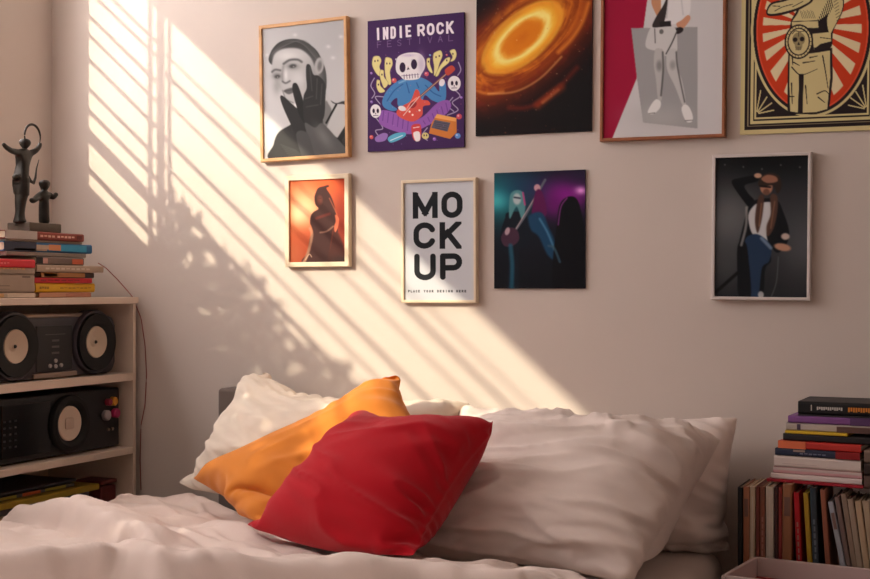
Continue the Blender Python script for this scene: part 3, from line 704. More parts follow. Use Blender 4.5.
# ------------------------------------------------------------------ stuffed cushions: a small cloth solver inflates two sewn sheets
def inflate(corners, size, n=64, m=48, press=1.0, floor=None, wall=None, steps=170, seed=1, bend=.25, grav=.0, sag=0.0, slack=1.0, bulge=.05, iters=6, pin=True):
    """corners TL, TR, BR, BL in space; size = cloth size (w, h) of each sheet"""
    rs = np.random.RandomState(seed)
    TL, TR, BR, BL = [np.array(c, float) for c in corners]
    a = np.linspace(0, 1, n)[:, None, None]; b = np.linspace(0, 1, m)[None, :, None]
    base = (TL * (1 - a) + TR * a) * (1 - b) + (BL * (1 - a) + BR * a) * b
    nrm = np.cross(TR - TL, BL - TL); nrm /= np.linalg.norm(nrm)
    if nrm[1] > 0: nrm = -nrm            # towards the room
    prof = np.sin(math.pi * a) ** .5 * np.sin(math.pi * b) ** .5
    X = np.stack([base + nrm * prof * bulge, base - nrm * prof * bulge])      # (2,n,m,3)
    X += rs.randn(*X.shape) * .0012
    nz = fbm(np.linspace(0, 7, n)[:, None] + seed * 3.1, np.linspace(0, 5, m)[None, :] + seed, 3)
    X += nrm * (nz[None, :, :, None]) * .03
    V = np.zeros_like(X)
    du, dv = size[0] / (n - 1) * slack, size[1] / (m - 1) * slack
    dd = math.hypot(du, dv)
    def sew():
        for s in (np.s_[0, :], np.s_[-1, :], np.s_[:, 0], np.s_[:, -1]):
            mid = (X[0][s] + X[1][s]) * .5; X[0][s] = mid; X[1][s] = mid
    def con(A, B, L, k):
        d = X[B] - X[A]; l = np.sqrt((d * d).sum(-1, keepdims=True)) + 1e-9
        c = d * ((l - L) / l * .5 * k); X[A] += c; X[B] -= c
    def conc(A, B, L, k):                 # pushes only (fold resistance)
        d = X[B] - X[A]; l = np.sqrt((d * d).sum(-1, keepdims=True)) + 1e-9
        c = d * (np.minimum(l - L, 0) / l * .5 * k); X[A] += c; X[B] -= c
    dt = 1.0; sgn = np.array([1, -1])[:, None, None, None]
    orient = None
    for st in range(steps):
        f = np.zeros_like(X)
        tu = np.zeros_like(X); tv = np.zeros_like(X)
        tu[:, 1:-1] = X[:, 2:] - X[:, :-2]; tv[:, :, 1:-1] = X[:, :, 2:] - X[:, :, :-2]
        N = np.cross(tu, tv) / (4 * du * dv)
        if orient is None: orient = 1.0 if (N[0].mean((0, 1)) @ nrm) > 0 else -1.0
        f += N * sgn * orient * press * 4e-4
        f[..., 2] -= grav * 1e-4
        V = V * .96 + f
        old = X.copy(); X = X + V
        for it in range(iters):
            for p in (0, 1):
                con(np.s_[:, p:-1:2], np.s_[:, p + 1::2], du, 1.0) if (n - p) % 2 == 0 else con(np.s_[:, p:-1:2], np.s_[:, p + 1::2], du, 1.0)
                con(np.s_[:, :, p:-1:2], np.s_[:, :, p + 1::2], dv, 1.0)
            for p in (0, 1):
                con(np.s_[:, p:-1:2, :-1], np.s_[:, p + 1::2, 1:], dd, .35)
                con(np.s_[:, p:-1:2, 1:], np.s_[:, p + 1::2, :-1], dd, .35)
            if it % 2 == 0:
                for q in (0, 1, 2, 3):
                    # fold resistance over two cells
                    ia = np.s_[:, q:n - 2:4]; ib = np.s_[:, q + 2:n:4]
                    la = len(range(q, n - 2, 4)); lb = len(range(q + 2, n, 4)); k_ = min(la, lb)
                    conc(np.s_[:, q:q + 4 * k_ - 3:4], np.s_[:, q + 2:q + 2 + 4 * k_ - 3:4], 2 * du, bend)
                    la = len(range(q, m - 2, 4)); lb = len(range(q + 2, m, 4)); k_ = min(la, lb)
                    conc(np.s_[:, :, q:q + 4 * k_ - 3:4], np.s_[:, :, q + 2:q + 2 + 4 * k_ - 3:4], 2 * dv, bend)
            sew()
            if pin and st < steps * .8:
                for L in (0, 1):
                    X[L, 0, 0] = TL; X[L, -1, 0] = TR; X[L, -1, -1] = BR; X[L, 0, -1] = BL
            if floor is not None: X[..., 2] = np.maximum(X[..., 2], floor)
            if wall is not None: X[..., 1] = np.minimum(X[..., 1], wall)
        V = (X - old)
        sp = np.sqrt((V * V).sum(-1, keepdims=True)); V *= np.minimum(1, .012 / (sp + 1e-9))
    return X

def smooth_sheet(X, k=.5, it=1):
    for _ in range(it):
        Y = X.copy()
        Y[:, 1:-1, 1:-1] = X[:, 1:-1, 1:-1] * (1 - k) + k * .25 * (X[:, 2:, 1:-1] + X[:, :-2, 1:-1] + X[:, 1:-1, 2:] + X[:, 1:-1, :-2])
        X = Y
    return X

def cushion_mesh(name, X, m, parent=None, post=None):
    X = smooth_sheet(X, .5, 2)
    if post is not None: X = post(X)
    _, n, k = X.shape[:3]
    V = list(X[0].reshape(-1, 3)); idx0 = np.arange(n * k).reshape(n, k)
    idx1 = np.full((n, k), -1)
    for i in range(n):
        for j in range(k):
            if i in (0, n - 1) or j in (0, k - 1): idx1[i, j] = idx0[i, j]
            else: idx1[i, j] = len(V); V.append(X[1, i, j])
    def quads(ix, flip):
        q = np.stack([ix[:-1, :-1], ix[1:, :-1], ix[1:, 1:], ix[:-1, 1:]], -1).reshape(-1, 4)
        return q[:, ::-1] if flip else q
    Q = np.concatenate([quads(idx0, False), quads(idx1, True)])
    me = bpy.data.meshes.new(name); set_mesh(me, np.array(V), Q)
    bm = bmesh.new(); bm.from_mesh(me); bmesh.ops.recalc_face_normals(bm, faces=bm.faces[:]); bm.to_mesh(me); bm.free()
    smooth(me)
    o = link(name, me, m, parent)
    s = o.modifiers.new('soften', 'SUBSURF'); s.levels = 1; s.render_levels = 1
    return o
# ------------------------------------------------------------------ the room
XW, XE, YN, YS, ZC = -2.892, 1.25, 0.0, -4.6, 2.75
def wall_mat():
    m = mat('painted plaster', (204, 192, 184), .85, .15, bump=.12, scale=90.0, var=.03, vscale=1.5)
    return m
plaster = wall_mat()
structure(MB().box((XW - .15, YN, 0), (XE + .15, YN + .15, ZC)).build('wall_back', plaster))
structure(MB().box((XE, YS, 0), (XE + .15, YN, ZC)).build('wall_right', plaster))
structure(MB().box((XW - .15, YS - .15, ZC), (XE + .15, YN + .15, ZC + .12)).build('ceiling', mat('ceiling paint', (226, 218, 210), .9, .1)))
def floor_material():
    m = mat('oak floor', (150, 112, 80), .5, .3)
    nt = m.node_tree; b = nt.nodes['Principled BSDF']; tc = nt.nodes['Texture Coordinate']
    br = nt.nodes.new('ShaderNodeTexBrick'); br.inputs['Scale'].default_value = 1.0
    br.inputs['Brick Width'].default_value = 1.2; br.inputs['Row Height'].default_value = .12; br.inputs['Mortar Size'].default_value = .002
    br.inputs['Color1'].default_value = (*lin((146, 122, 98)), 1); br.inputs['Color2'].default_value = (*lin((126, 102, 80)), 1); br.inputs['Mortar'].default_value = (*lin((70, 48, 34)), 1)
    nt.links.new(tc.outputs['Object'], br.inputs['Vector']); nt.links.new(br.outputs['Color'], b.inputs['Base Color'])
    return m
structure(MB().box((XW - .15, YS - .15, -.1), (XE + .15, YN + .15, 0)).build('floor', floor_material()))
trimw = mat('white trim paint', (226, 220, 212), .5, .3)
structure(MB().box((XW + .001, YN - .014, 0), (XE - .001, YN - .0005, .09), .003).build('baseboard_back', trimw))
structure(MB().box((XW + .0005, YS + .001, 0), (XW + .014, YN - .015, .09), .003).build('baseboard_left', trimw))

# sun: shadow lines on the back wall fall at this slope; the window in the left wall is placed from them
SLOPE = .87; RAT = .62                       # dz/dx and dx/dy
SUN = Vector((RAT, 1.0, -RAT * SLOPE)).normalized()
def win_y(px, x=XW):                          # the y of an upright edge in plane x whose shadow stands at px on the back wall
    return -(on_y(px, 100, 0).x - x) / RAT
def win_z(px, py, x=XW):                      # the height of a bar in plane x whose shadow passes through (px, py)
    p = on_y(px, py, 0); return p.z + SLOPE * (p.x - x)
WY0, WY1 = win_y(89), -3.25
WZ1 = win_z(168, 20, XW - .15); WZ0 = 1.3
# left wall with its opening
MBw = MB()
MBw.box((XW - .15, WY0, 0), (XW, YN, ZC)).box((XW - .15, YS, 0), (XW, WY1, ZC)).box((XW - .15, WY1, 0), (XW, WY0, WZ0)).box((XW - .15, WY1, WZ1 + .0), (XW, WY0, ZC))
structure(MBw.build('wall_left', plaster))
# wall behind the camera; its unseen window is added for fill light
SX0, SX1, SZ0, SZ1 = -2.75, -2.25, 1.3, 1.95
MBs = MB()
MBs.box((XW - .15, YS - .15, 0), (SX0, YS, ZC)).box((SX1, YS - .15, 0), (XE + .15, YS, ZC)).box((SX0, YS - .15, 0), (SX1, YS, SZ0)).box((SX0, YS - .15, SZ1), (SX1, YS, ZC))
structure(MBs.build('wall_front', plaster))
w2 = structure(empty('fill_window', ((SX0 + SX1) / 2, YS - .1, SZ0)))
def wp(o, root):
    o.parent = root; o.matrix_parent_inverse = Matrix.Translation(-Vector(root.location)); return o
f2 = MB()
for lo, hi in (((SX0, -.12, SZ0), (SX1, -.06, SZ0 + .05)), ((SX0, -.12, SZ1 - .05), (SX1, -.06, SZ1)), ((SX0, -.12, SZ0), (SX0 + .05, -.06, SZ1)), ((SX1 - .05, -.12, SZ0), (SX1, -.06, SZ1)), ((-2.52, -.12, SZ0), (-2.48, -.06, SZ1))):
    f2.box((lo[0], YS + lo[1], lo[2]), (hi[0], YS + hi[1], hi[2]))
wp(f2.build('window_frame', trimw), w2)
wp(MB().box((SX0 + .05, YS - .092, SZ0 + .05), (SX1 - .05, YS - .088, SZ1 - .05)).build('window_glass', glass_mat('clear glass')), w2)

# window_1 in the left wall: frame, mullion, glass, and the slats of its blind
w1 = structure(empty('window_1', (XW - .1, (WY0 + WY1) / 2, WZ0)))
fr = MB()
xa, xb = XW - .07, XW - .05
ym0, ym1 = win_y(156.5, xa), win_y(165, xb)
fr.box((xa, ym1, WZ0), (xb, ym0, WZ1))
for a, b in ((149.0, 151.5), (168.5, 170.5)):
    fr.box((xa + .005, win_y(b, xa + .01), WZ0), (xa + .015, win_y(a, xa + .01), WZ1))
wp(fr.build('window_frame', trimw), w1)
wp(MB().box((xa - .02, WY1, WZ0), (xa - .017, WY0, WZ1)).build('window_glass', MATS.setdefault('glass', glass_mat('window pane'))), w1)
# blind slats, set edge-on at the heights that their shadows show
def slat_or_panel(z0, z1, ya, yb):
    m = MB(); m.box((xb + .002, min(ya, yb), z0), (xb + .006, max(ya, yb), z1)); o = m.build('blind_slat_or_panel', trimw); wp(o, w1); return o
XS = xb + .004
for py, wd in ((-22, 4), (-8, 4), (17, 4), (36, 3.5), (61, 4.5), (90, 4.5), (112, 5), (137, 14), (171, 6)):
    slat_or_panel(win_z(90, py + wd / 2.0, XS), win_z(90, py - wd / 2.0, XS), WY0, ym0)
slat_or_panel(win_z(90, 232, XS), win_z(90, 187, XS), WY0, ym0 + .06)  # these unseen solid panels are added to block sun low in the pane
slat_or_panel(win_z(90, 700, XS), win_z(90, 231, XS), WY0, ym0)
slat_or_panel(win_z(90, 203, XS), win_z(90, 187, XS), ym0 + .06, ym0)
for py, wd in ((-18, 2), (1, 5), (27, 2.5), (64, 5), (90, 2.5), (117, 6), (128, 2)):
    slat_or_panel(win_z(90, py + wd / 2.0, XS), win_z(90, py - wd / 2.0, XS), ym0, WY1)

# unseen foliage added outside; its ragged top is shaped to cut the low sun
def leaf(bm, p, q, L, W, roll):
    R = q.to_matrix() @ Matrix.Rotation(roll, 3, 'X')
    vs = [bm.verts.new(p + R @ Vector(c)) for c in ((0, 0, 0), (L * .45, W * .5, .004), (L, 0, 0), (L * .45, -W * .5, .004))]
    bm.faces.new(vs)
rr = random.Random(21)
sh = empty('shade_hedge', (XW - .5, -2.0, 0)); tag(sh, 'unseen leafy screen added outside the left window to cut low sun', 'shade_hedge')
lm = MB(); XH = XW - .27
def shade_hedge_top(y):
    t = [(-.7, 1.84), (-.85, 1.90), (-.95, 1.84), (-1.1, 1.90), (-1.3, 1.84), (-1.5, 1.82), (-1.62, 1.86), (-1.85, 1.84), (-2.1, 1.90), (-4.2, 1.92)]
    for (a, u), (b, v) in zip(t, t[1:]):
        if b <= y <= a: return u + (v - u) * (a - y) / (a - b)
    return 1.6
for k in range(8000):
    y = rr.uniform(-4.1, -1.19); top = shade_hedge_top(y + .435) + SLOPE * .27
    d = rr.random() ** .8
    z = top - .035 - d * .8
    leaf(lm.bm, Vector((XH + rr.uniform(-.04, .04), y, z)), Vector((rr.uniform(-1, 1), rr.uniform(-1, 1), rr.uniform(-.4, 1))).to_track_quat('X', 'Z'), rr.uniform(.05, .09), rr.uniform(.025, .045), rr.uniform(0, 6))
wp(lm.build('foliage', mat('hedge leaves', (70, 96, 50), .6)), sh)
st = MB()
for k in range(14):
    y = -1.0 - k * .215; st.tube([(XH, y, 0), (XH + .02, y + .03, .9), (XH - .02, y - .02, 1.7)], [.014, .011, .005], 6)
wp(st.build('stems', mat('hedge stems', (84, 64, 48), .8)), sh)

# sun and sky
sd = bpy.data.lights.new('sun', 'SUN'); so = bpy.data.objects.new('sun', sd); col.objects.link(so)
so.rotation_euler = SUN.to_track_quat('-Z', 'Y').to_euler(); so.location = (-5, -4, 4)
sd.energy = 5.4; sd.angle = math.radians(.65); sd.color = (1.0, .88, .65)
w = bpy.data.worlds.new('sky'); scn.world = w; w.use_nodes = True
bg = w.node_tree.nodes['Background']; bg.inputs['Color'].default_value = (1.0, .92, .90, 1); bg.inputs['Strength'].default_value = 12.2
def portal(name, loc, rot, sx, sz):
    d = bpy.data.lights.new(name, 'AREA'); d.shape = 'RECTANGLE'; d.size = sx; d.size_y = sz; d.cycles.is_portal = True
    o = bpy.data.objects.new(name, d); col.objects.link(o); o.location = loc; o.rotation_euler = rot
portal('window_portal', (XW - .16, (WY0 + WY1) / 2, (WZ0 + WZ1) / 2), (0, -math.pi / 2, 0), WZ1 - WZ0, WY0 - WY1)
portal('window_portal', ((SX0 + SX1) / 2, YS - .16, (SZ0 + SZ1) / 2), (math.pi / 2, 0, 0), SX1 - SX0, SZ1 - SZ0)
# ------------------------------------------------------------------ posters and framed prints on the back wall
def rect_on_wall(TL, TR, BR, BL, top=None):
    P = [on_y(*p, -.008) for p in (TL, TR, BR, BL)]
    w = ((P[1] - P[0]).length + (P[2] - P[3]).length) / 2; h = ((P[3] - P[0]).length + (P[2] - P[1]).length) / 2
    c = (P[0] + P[1] + P[2] + P[3]) / 4
    d = (P[1] - P[0]) + (P[2] - P[3]); ang = math.atan2(d.z, math.hypot(d.x, d.y)) * .5
    return c, w, h, ang
def framed(kind, rect, art, bar, depth, fm, label, cat, group, mount=0.0):
    c, w, h, ang = rect
    r = empty(kind, (c.x, -.002, c.z), rot=(0, -ang, 0))
    tag(r, label, cat, group)
    f = MB(); W, H = w / 2, h / 2
    outer = [(-W, -H), (W, -H), (W, H), (-W, H)]; inner = [(-W + bar, -H + bar), (W - bar, -H + bar), (W - bar, H - bar), (-W + bar, H - bar)]
    bm = f.bm
    def ring(y, o, k): return [bm.verts.new((p[0], y, p[1])) for p in o]
    e = .002
    o0 = ring(-.001, outer, 0); o1 = ring(-depth + e, outer, 0); o2 = ring(-depth, [(p[0] * (1 - e / W), p[1] * (1 - e / H)) for p in outer], 0)
    i2 = ring(-depth, [(p[0] * (1 + .001 / W), p[1] * (1 + .001 / H)) for p in inner], 0); i1 = ring(-depth + .001, inner, 0); i0 = ring(-.001, inner, 0)
    seq = [o0, o1, o2, i2, i1, i0]
    for A, B in zip(seq, seq[1:] + [o0]):
        for k in range(4): bm.faces.new((A[k], A[(k + 1) % 4], B[(k + 1) % 4], B[k]))
    f.build('frame', fm, r)
    MB().box((-W + bar, -.005, -H + bar), (W - bar, -.0015, H - bar)).build('backing_board', mat('backing board', (160, 140, 116), .9), r)
    print_sheet('printed_picture', art, w - 2 * bar, h - 2 * bar, r, -depth + .006)
    return r
def unframed(kind, rect, art, label, cat, group, edge, t=.006):
    c, w, h, ang = rect
    r = empty(kind, (c.x, -.0005, c.z), rot=(0, -ang, 0)); tag(r, label, cat, group)
    MB().box((-w / 2, -t, -h / 2), (w / 2, 0, h / 2)).build('poster_board', edge, r)
    print_sheet('printed_face', art, w, h, r, -t - .0006)
    return r
oakf = mat('light oak frame', (206, 158, 108), .45, .35, var=.12, vscale=30, bump=.1, scale=60)
walf = mat('walnut frame', (150, 92, 60), .45, .35, var=.15, vscale=30, bump=.1, scale=60)
cremf = mat('cream frame', (222, 204, 176), .45, .35)
whitf = mat('white frame', (206, 196, 192), .4, .35)
dark_edge = mat('dark board edge', (44, 30, 46), .6)
framed('framed_photograph', rect_on_wall((262, 28), (350, 15), (350, 157), (262, 163)), art_portrait(), .0105, .022, oakf,
       'black and white photo of a woman with gloved hands at her face, thin oak frame', 'picture', 'top row of pictures on the wall')
unframed('concert_poster', rect_on_wall((369, 21), (464, 12), (464, 147), (366, 152)), art_indie(),
       'purple unframed poster with a skull-headed guitarist under the words INDIE ROCK', 'poster', 'top row of pictures on the wall', dark_edge)
unframed('galaxy_poster', rect_on_wall((476, -33), (592, -41), (592, 130), (476, 137)), art_galaxy(),
       'unframed poster of a glowing orange spiral galaxy on black', 'poster', 'top row of pictures on the wall', dark_edge)
framed('framed_collage', rect_on_wall((601, -40), (727, -48), (727, 136.5), (603, 143)), art_collage(), .0085, .022, walf,
       'walnut-framed collage of a person in shorts against crimson and grey shapes', 'picture', 'top row of pictures on the wall')
unframed('sunray_poster', rect_on_wall((741, -58), (885, -68), (885, 129), (741, 135)), art_rays(),
       'cream poster with a belted figure on an oval of red sun rays', 'poster', 'top row of pictures on the wall', mat('cream board edge', (200, 184, 134), .7))
framed('small_framed_photograph', rect_on_wall((287, 177), (351, 173), (351, 267), (287, 267)), art_orange(), .0145, .02, cremf,
       'small cream-framed photo of a hooded figure in orange haze', 'picture', 'lower row of pictures on the wall')
framed('framed_text_poster', rect_on_wall((403, 181), (478, 177.5), (478, 303), (403, 303)), art_text(), .0085, .02, cremf,
       'pale framed poster reading MOCK UP in heavy black letters', 'poster', 'lower row of pictures on the wall')
unframed('guitarist_poster', rect_on_wall((494, 173), (585, 169.5), (585, 288.5), (494, 288.5)), art_guitar(),
       'unframed dark concert poster of guitarists in teal and magenta light', 'poster', 'lower row of pictures on the wall', dark_edge)
framed('framed_singer_photograph', rect_on_wall((714, 155), (813.5, 152.5), (810, 301.5), (711.5, 299)), art_singer(), .0085, .022, whitf,
       'white-framed photo of a long-haired singer in a cap holding one arm up', 'picture', 'lower row of pictures on the wall')
# ------------------------------------------------------------------ bookcase against the left wall
FX = -2.53                                        # its open front
BX = XW + .022
sh_w = mat('white laminate', (214, 196, 180), .45, .35, bump=.03, scale=20)
def pp(o, root):
    o.parent = root; o.matrix_parent_inverse = root.matrix_basis.inverted() if False else Matrix.Translation(-Vector(root.location)); return o
Y0, Y1 = -1.30, -.03
case = empty('bookcase', (-2.7, -.66, 0)); tag(case, 'white open bookcase holding two stereos against the left wall', 'bookcase')
Z1, Z2, Z3, Z4 = 1.126, .889, .656, .478
pp(MB().box((BX, Y0, Z1 - .02), (FX, Y1 + .012, Z1), .002).build('top_board', sh_w), case)
for z, t in ((Z2, .024), (Z3, .02), (Z4, .02), (.09, .02)):
    pp(MB().box((BX, Y0 + .019, z - t), (FX - .001, Y1 - .015, z), .0015).build('shelf_board', sh_w), case)
for y in (Y0, Y1 - .014):
    pp(MB().box((BX, y, 0), (FX - .002, y + .018 if y == Y0 else Y1, Z1 - .021), .0015).build('side_panel', sh_w), case)
pp(MB().box((BX - .006, Y0 + .01, .02), (BX - .0005, Y1 - .005, Z1 - .022)).build('back_panel', sh_w), case)

blackp = mat('black plastic', (20, 19, 21), .38, .45, bump=.05, scale=300)
blackg = mat('gloss black plastic', (14, 13, 15), .18, .5)
greyp = mat('grey plastic', (50, 46, 54), .4, .4)
silv = mat('silver trim', (150, 132, 118), .35, .5, metal=.5)
rubber = mat('rubber surround', (16, 15, 16), .55, .3)
cone = mat('paper cone', (196, 178, 158), .55, .3, bump=.15, scale=60)
glossk = mat('button white', (170, 160, 156), .4)
RF = Matrix.Rotation(math.pi / 2, 4, 'Y')          # lathe axis Z -> +X

# boombox: local frame = world, front faces +X
def woofer(root, x, y, z, R, rc, nm='speaker'):
    M = T(x, y, z) @ RF
    s = MB().lathe([(rc * .99, -.006), (rc * 1.02, .004), (rc * 1.25, .010), (R * .93, .008), (R, .010), (R, .0), (R, -.012), (rc, -.012)], 48, M).build(nm, rubber, root, sm=True, ang=.6)
    MB().lathe([(0, .001), (rc * .13, .001), (rc * .16, -.004), (rc * .3, -.008), (rc * .75, .001), (rc * .98, .006), (rc * 1.0, .003), (rc * 1.0, -.014), (0, -.014)], 48, M).build('speaker_cone', cone, s, sm=True, ang=.7)
    MB().lathe([(0, .006), (rc * .08, .005), (rc * .12, .0005), (rc * .12, -.003), (0, -.003)], 20, M).build('dust_cap', blackp, s, sm=True)
    return s
b1 = empty('boombox', (0, 0, 0)); tag(b1, 'grey and black boombox with two big round speakers on the bookcase upper shelf', 'boombox')
xf = FX - .028; zb = Z2 + .001
ya, yb = -.645, -.088
# rounded body: outline in YZ pushed along X
def rr_outline(y0, y1, z0, z1, r, n=6):
    out = []
    for cy, cz, a0 in ((y1 - r, z1 - r, 0), (y0 + r, z1 - r, 90), (y0 + r, z0 + r, 180), (y1 - r, z0 + r, 270)):
        for k in range(n + 1):
            a = math.radians(a0 + 90 * k / n); out.append((cy + r * math.cos(a), cz + r * math.sin(a)))
    return out
YZX = Matrix(((0, 0, 1, 0), (1, 0, 0, 0), (0, 1, 0, 0), (0, 0, 0, 1)))   # (a,b,c) -> (c,a,b)
MB().prism(rr_outline(ya, yb, zb + .004, zb + .178, .03), xf - .19, xf - .012, YZX, .004).build('body', greyp, b1, sm=True, ang=.6)
for cy in (ya + .104, yb - .104):
    MB().lathe([(.098, -.03), (.098, .0), (.094, .006), (.088, .006), (.086, -.004), (.05, -.012)], 48, T(xf - .006, cy, zb + .1005) @ RF).build('speaker_housing', greyp, b1, sm=True, ang=.6)
    woofer(b1, xf - .002, cy, zb + .1005, .086, .048)
MB().box((xf - .02, ya + .2, zb + .022), (xf - .008, yb - .2, zb + .155), .003).build('centre_panel', blackp, b1)
MB().box((xf - .02, ya + .185, zb + .003), (xf - .004, yb - .185, zb + .018), .003).build('lower_trim', silv, b1)
MB().tube([(xf - .03, ya + .12, zb + .178), (xf - .02, ya + .15, zb + .183), (xf - .02, yb - .15, zb + .183), (xf - .03, yb - .12, zb + .178)], .0075, 10).build('carrying_handle', silv, b1, sm=True)
d = MB()
d.box((xf - .0085, ya + .235, zb + .128), (xf - .0065, yb - .235, zb + .130))
for k in range(3): d.box((xf - .0085, -.366 - .016, zb + .108 - .018 * k), (xf - .0065, -.366 + .016, zb + .114 - .018 * k), .0005)
d.build('display_marks', mat('panel marking', (92, 86, 84), .5), b1)
for k, (dy, dz) in enumerate(((0, .052), (-.024, .038), (0, .036), (.024, .038))):
    MB().lathe([(0, .004), (.005, .004), (.006, .002), (.006, -.002), (0, -.002)], 16, T(xf - .007, -.366 + dy, zb + dz) @ RF).build('control_button', glossk, b1, sm=True, ang=.6)
for y_ in (ya + .02, yb - .035):
    MB().box((xf - .16, y_, zb - .0), (xf - .03, y_ + .02, zb + .006), .001).build('foot', blackp, b1)
# second stereo below
b2 = empty('stereo', (0, 0, 0)); tag(b2, 'long black stereo with one pale speaker and coloured knobs on the lower shelf', 'stereo')
xf = FX - .035; zb = Z3 + .001
ya, yb = -.80, -.062
MB().box((xf - .2, ya, zb + .005), (xf - .006, yb, zb + .187), .006, 3).build('body', blackp, b2)
cy, cz = -.305, zb + .096
sp_ = MB().lathe([(.0515, -.004), (.055, .004), (.068, .012), (.082, .010), (.086, .004), (.086, -.01), (.05, -.01)], 56, T(xf, cy, cz) @ RF).build('speaker', rubber, b2, sm=True, ang=.6)
MB().lathe([(0, -.001), (.012, -.001), (.0135, -.003), (.03, -.001), (.048, .004), (.0515, .002), (.0515, -.01), (0, -.01)], 48, T(xf, cy, cz) @ RF).build('speaker_cone', mat('pale cone', (214, 194, 176), .5, .3), sp_, sm=True, ang=.7)
MB().prism(rr_outline(cy - .017, cy + .017, cz - .017, cz + .017, .006), xf - .003, xf + .003, YZX, .001).build('dust_cap', mat('pale cap', (190, 168, 152), .4, .4), sp_, sm=True, ang=.5)
sp2 = MB().lathe([(.0515, -.004), (.055, .004), (.068, .012), (.082, .010), (.086, .004), (.086, -.01), (.05, -.01)], 56, T(xf, -.7, cz) @ RF)
MB().box((xf - .008, -.585, zb + .02), (xf - .001, -.385, zb + .17), .002).build('tape_deck', blackg, b2)
sp2.bm.free()
pm = MB()
for r_ in range(5):
    for c_ in range(3): pm.box((xf - .002, -.58 + .022 * c_, zb + .05 + .018 * r_), (xf + .001, -.572 + .022 * c_, zb + .055 + .018 * r_))
pm.build('deck_marks', mat('faint marking', (60, 58, 60), .5), b2)
for (dy, dz, r, c, nm) in ((-.128, .145, .011, (130, 30, 52), 'crimson'), (-.104, .146, .014, (206, 140, 44), 'yellow'), (-.138, .105, .016, (150, 140, 142), 'grey'), (-.093, .108, .015, (176, 40, 96), 'pink')):
    k = MB().lathe([(0, .014), (r * .8, .014), (r, .011), (r, -.001), (0, -.001)], 24, T(xf - .004, dy + .003, zb + dz) @ RF).build('control_knob', mat(nm + ' knob', c, .4, .4), b2, sm=True, ang=.6); k['label'] = nm + ' control knob'
for dy in (-.12, -.1):
    MB().lathe([(0, .004), (.005, .004), (.005, -.001), (0, -.001)], 14, T(xf - .005, dy, zb + .06) @ RF).build('headphone_jack', silv, b2, sm=True, ang=.6)
for y_ in (ya + .02, yb - .04):
    MB().box((xf - .17, y_, zb), (xf - .03, y_ + .02, zb + .006), .001).build('foot', blackp, b2)

# ------------------------------------------------------------------ books
page = mat('book pages', (206, 190, 164), .8, .1, bump=.4, scale=120)
def page_mat(rgb):
    nm = 'pages %d %d %d' % rgb
    if nm in MATS: return MATS[nm]
    m = mat(nm, rgb, .85, .1)
    nt = m.node_tree; b = nt.nodes['Principled BSDF']; tc = nt.nodes['Texture Coordinate']
    w_ = nt.nodes.new('ShaderNodeTexWave'); w_.bands_direction = 'Z'; w_.inputs['Scale'].default_value = 320; w_.inputs['Distortion'].default_value = 2
    bp = nt.nodes.new('ShaderNodeBump'); bp.inputs['Strength'].default_value = .3; bp.inputs['Distance'].default_value = .001
    nt.links.new(tc.outputs['Object'], w_.inputs['Vector']); nt.links.new(w_.outputs['Fac'], bp.inputs['Height']); nt.links.new(bp.outputs['Normal'], b.inputs['Normal'])
    return m
def book(name, L, D, H, cover, label, loc, rz=0.0, stand=False, bands=(), pages=(206, 190, 164), soft=False, group=None, tilt=0.0, M=None, flip=False):
    """lying book: spine along local X (length L) at y=0 facing -Y, depth D to +Y, thickness H up.
    bands: (x0, x1, z0, z1, rgb, name) in fractions of the spine"""
    r = empty(name, loc); tag(r, label, 'book', group)
    if M is not None: r.matrix_world = M
    else: r.rotation_euler = (0, tilt, rz)
    t = .0012 if soft else .0025; o = .001 if soft else .003
    cm = mat('cover %d %d %d' % tuple(cover), cover, .5, .35, var=.04, vscale=40)
    c = MB()
    rd = min(H * .22, .006)
    # C-shaped case with a slightly rounded spine
    prof = [(D, 0), (rd, 0)] + [(rd - rd * math.sin(a), rd - rd * math.cos(a)) for a in (math.pi / 6, math.pi / 3, math.pi / 2)] + [(0, H - rd)] + \
           [(rd - rd * math.cos(a), H - rd + rd * math.sin(a)) for a in (math.pi / 6, math.pi / 3, math.pi / 2)] + [(D, H)]
    inn = [(D, H - t), (rd + t, H - t), (t * 1.2, H - rd - t * .2), (t * 1.2, rd + t * .2), (rd + t, t), (D, t)]
    pts = prof + inn
    MX = Matrix(((0, 0, 1, 0), (1, 0, 0, 0), (0, 1, 0, 0), (0, 0, 0, 1)))
    c.prism(pts, 0, L, MX)
    c.build('cover', cm, r)
    MB().box((o, t * 1.3, t + .0002), (L - o, D - o, H - t - .0002)).build('pages', page_mat(tuple(pages)), r)
    for bnd in bands:
        x0, x1, z0, z1, rgb, nm = bnd
        q = MB().box((L * x0, -.0006, H * z0), (L * x1, .002 if (z0 > .05 and z1 < .95) else .004, H * z1)).build(nm, mat('spine print %d %d %d' % tuple(rgb), rgb, .5, .3), r)
    return r
def spine_words(x0, x1, rgb, n=7, z0=.36, z1=.62):
    """a row of small blocks: lettering too small to read in the photo"""
    w_ = (x1 - x0) / n
    return [(x0 + w_ * k, x0 + w_ * (k + .72), z0 + (.06 if k % 3 == 1 else 0), z1, rgb, 'spine_lettering') for k in range(n)]

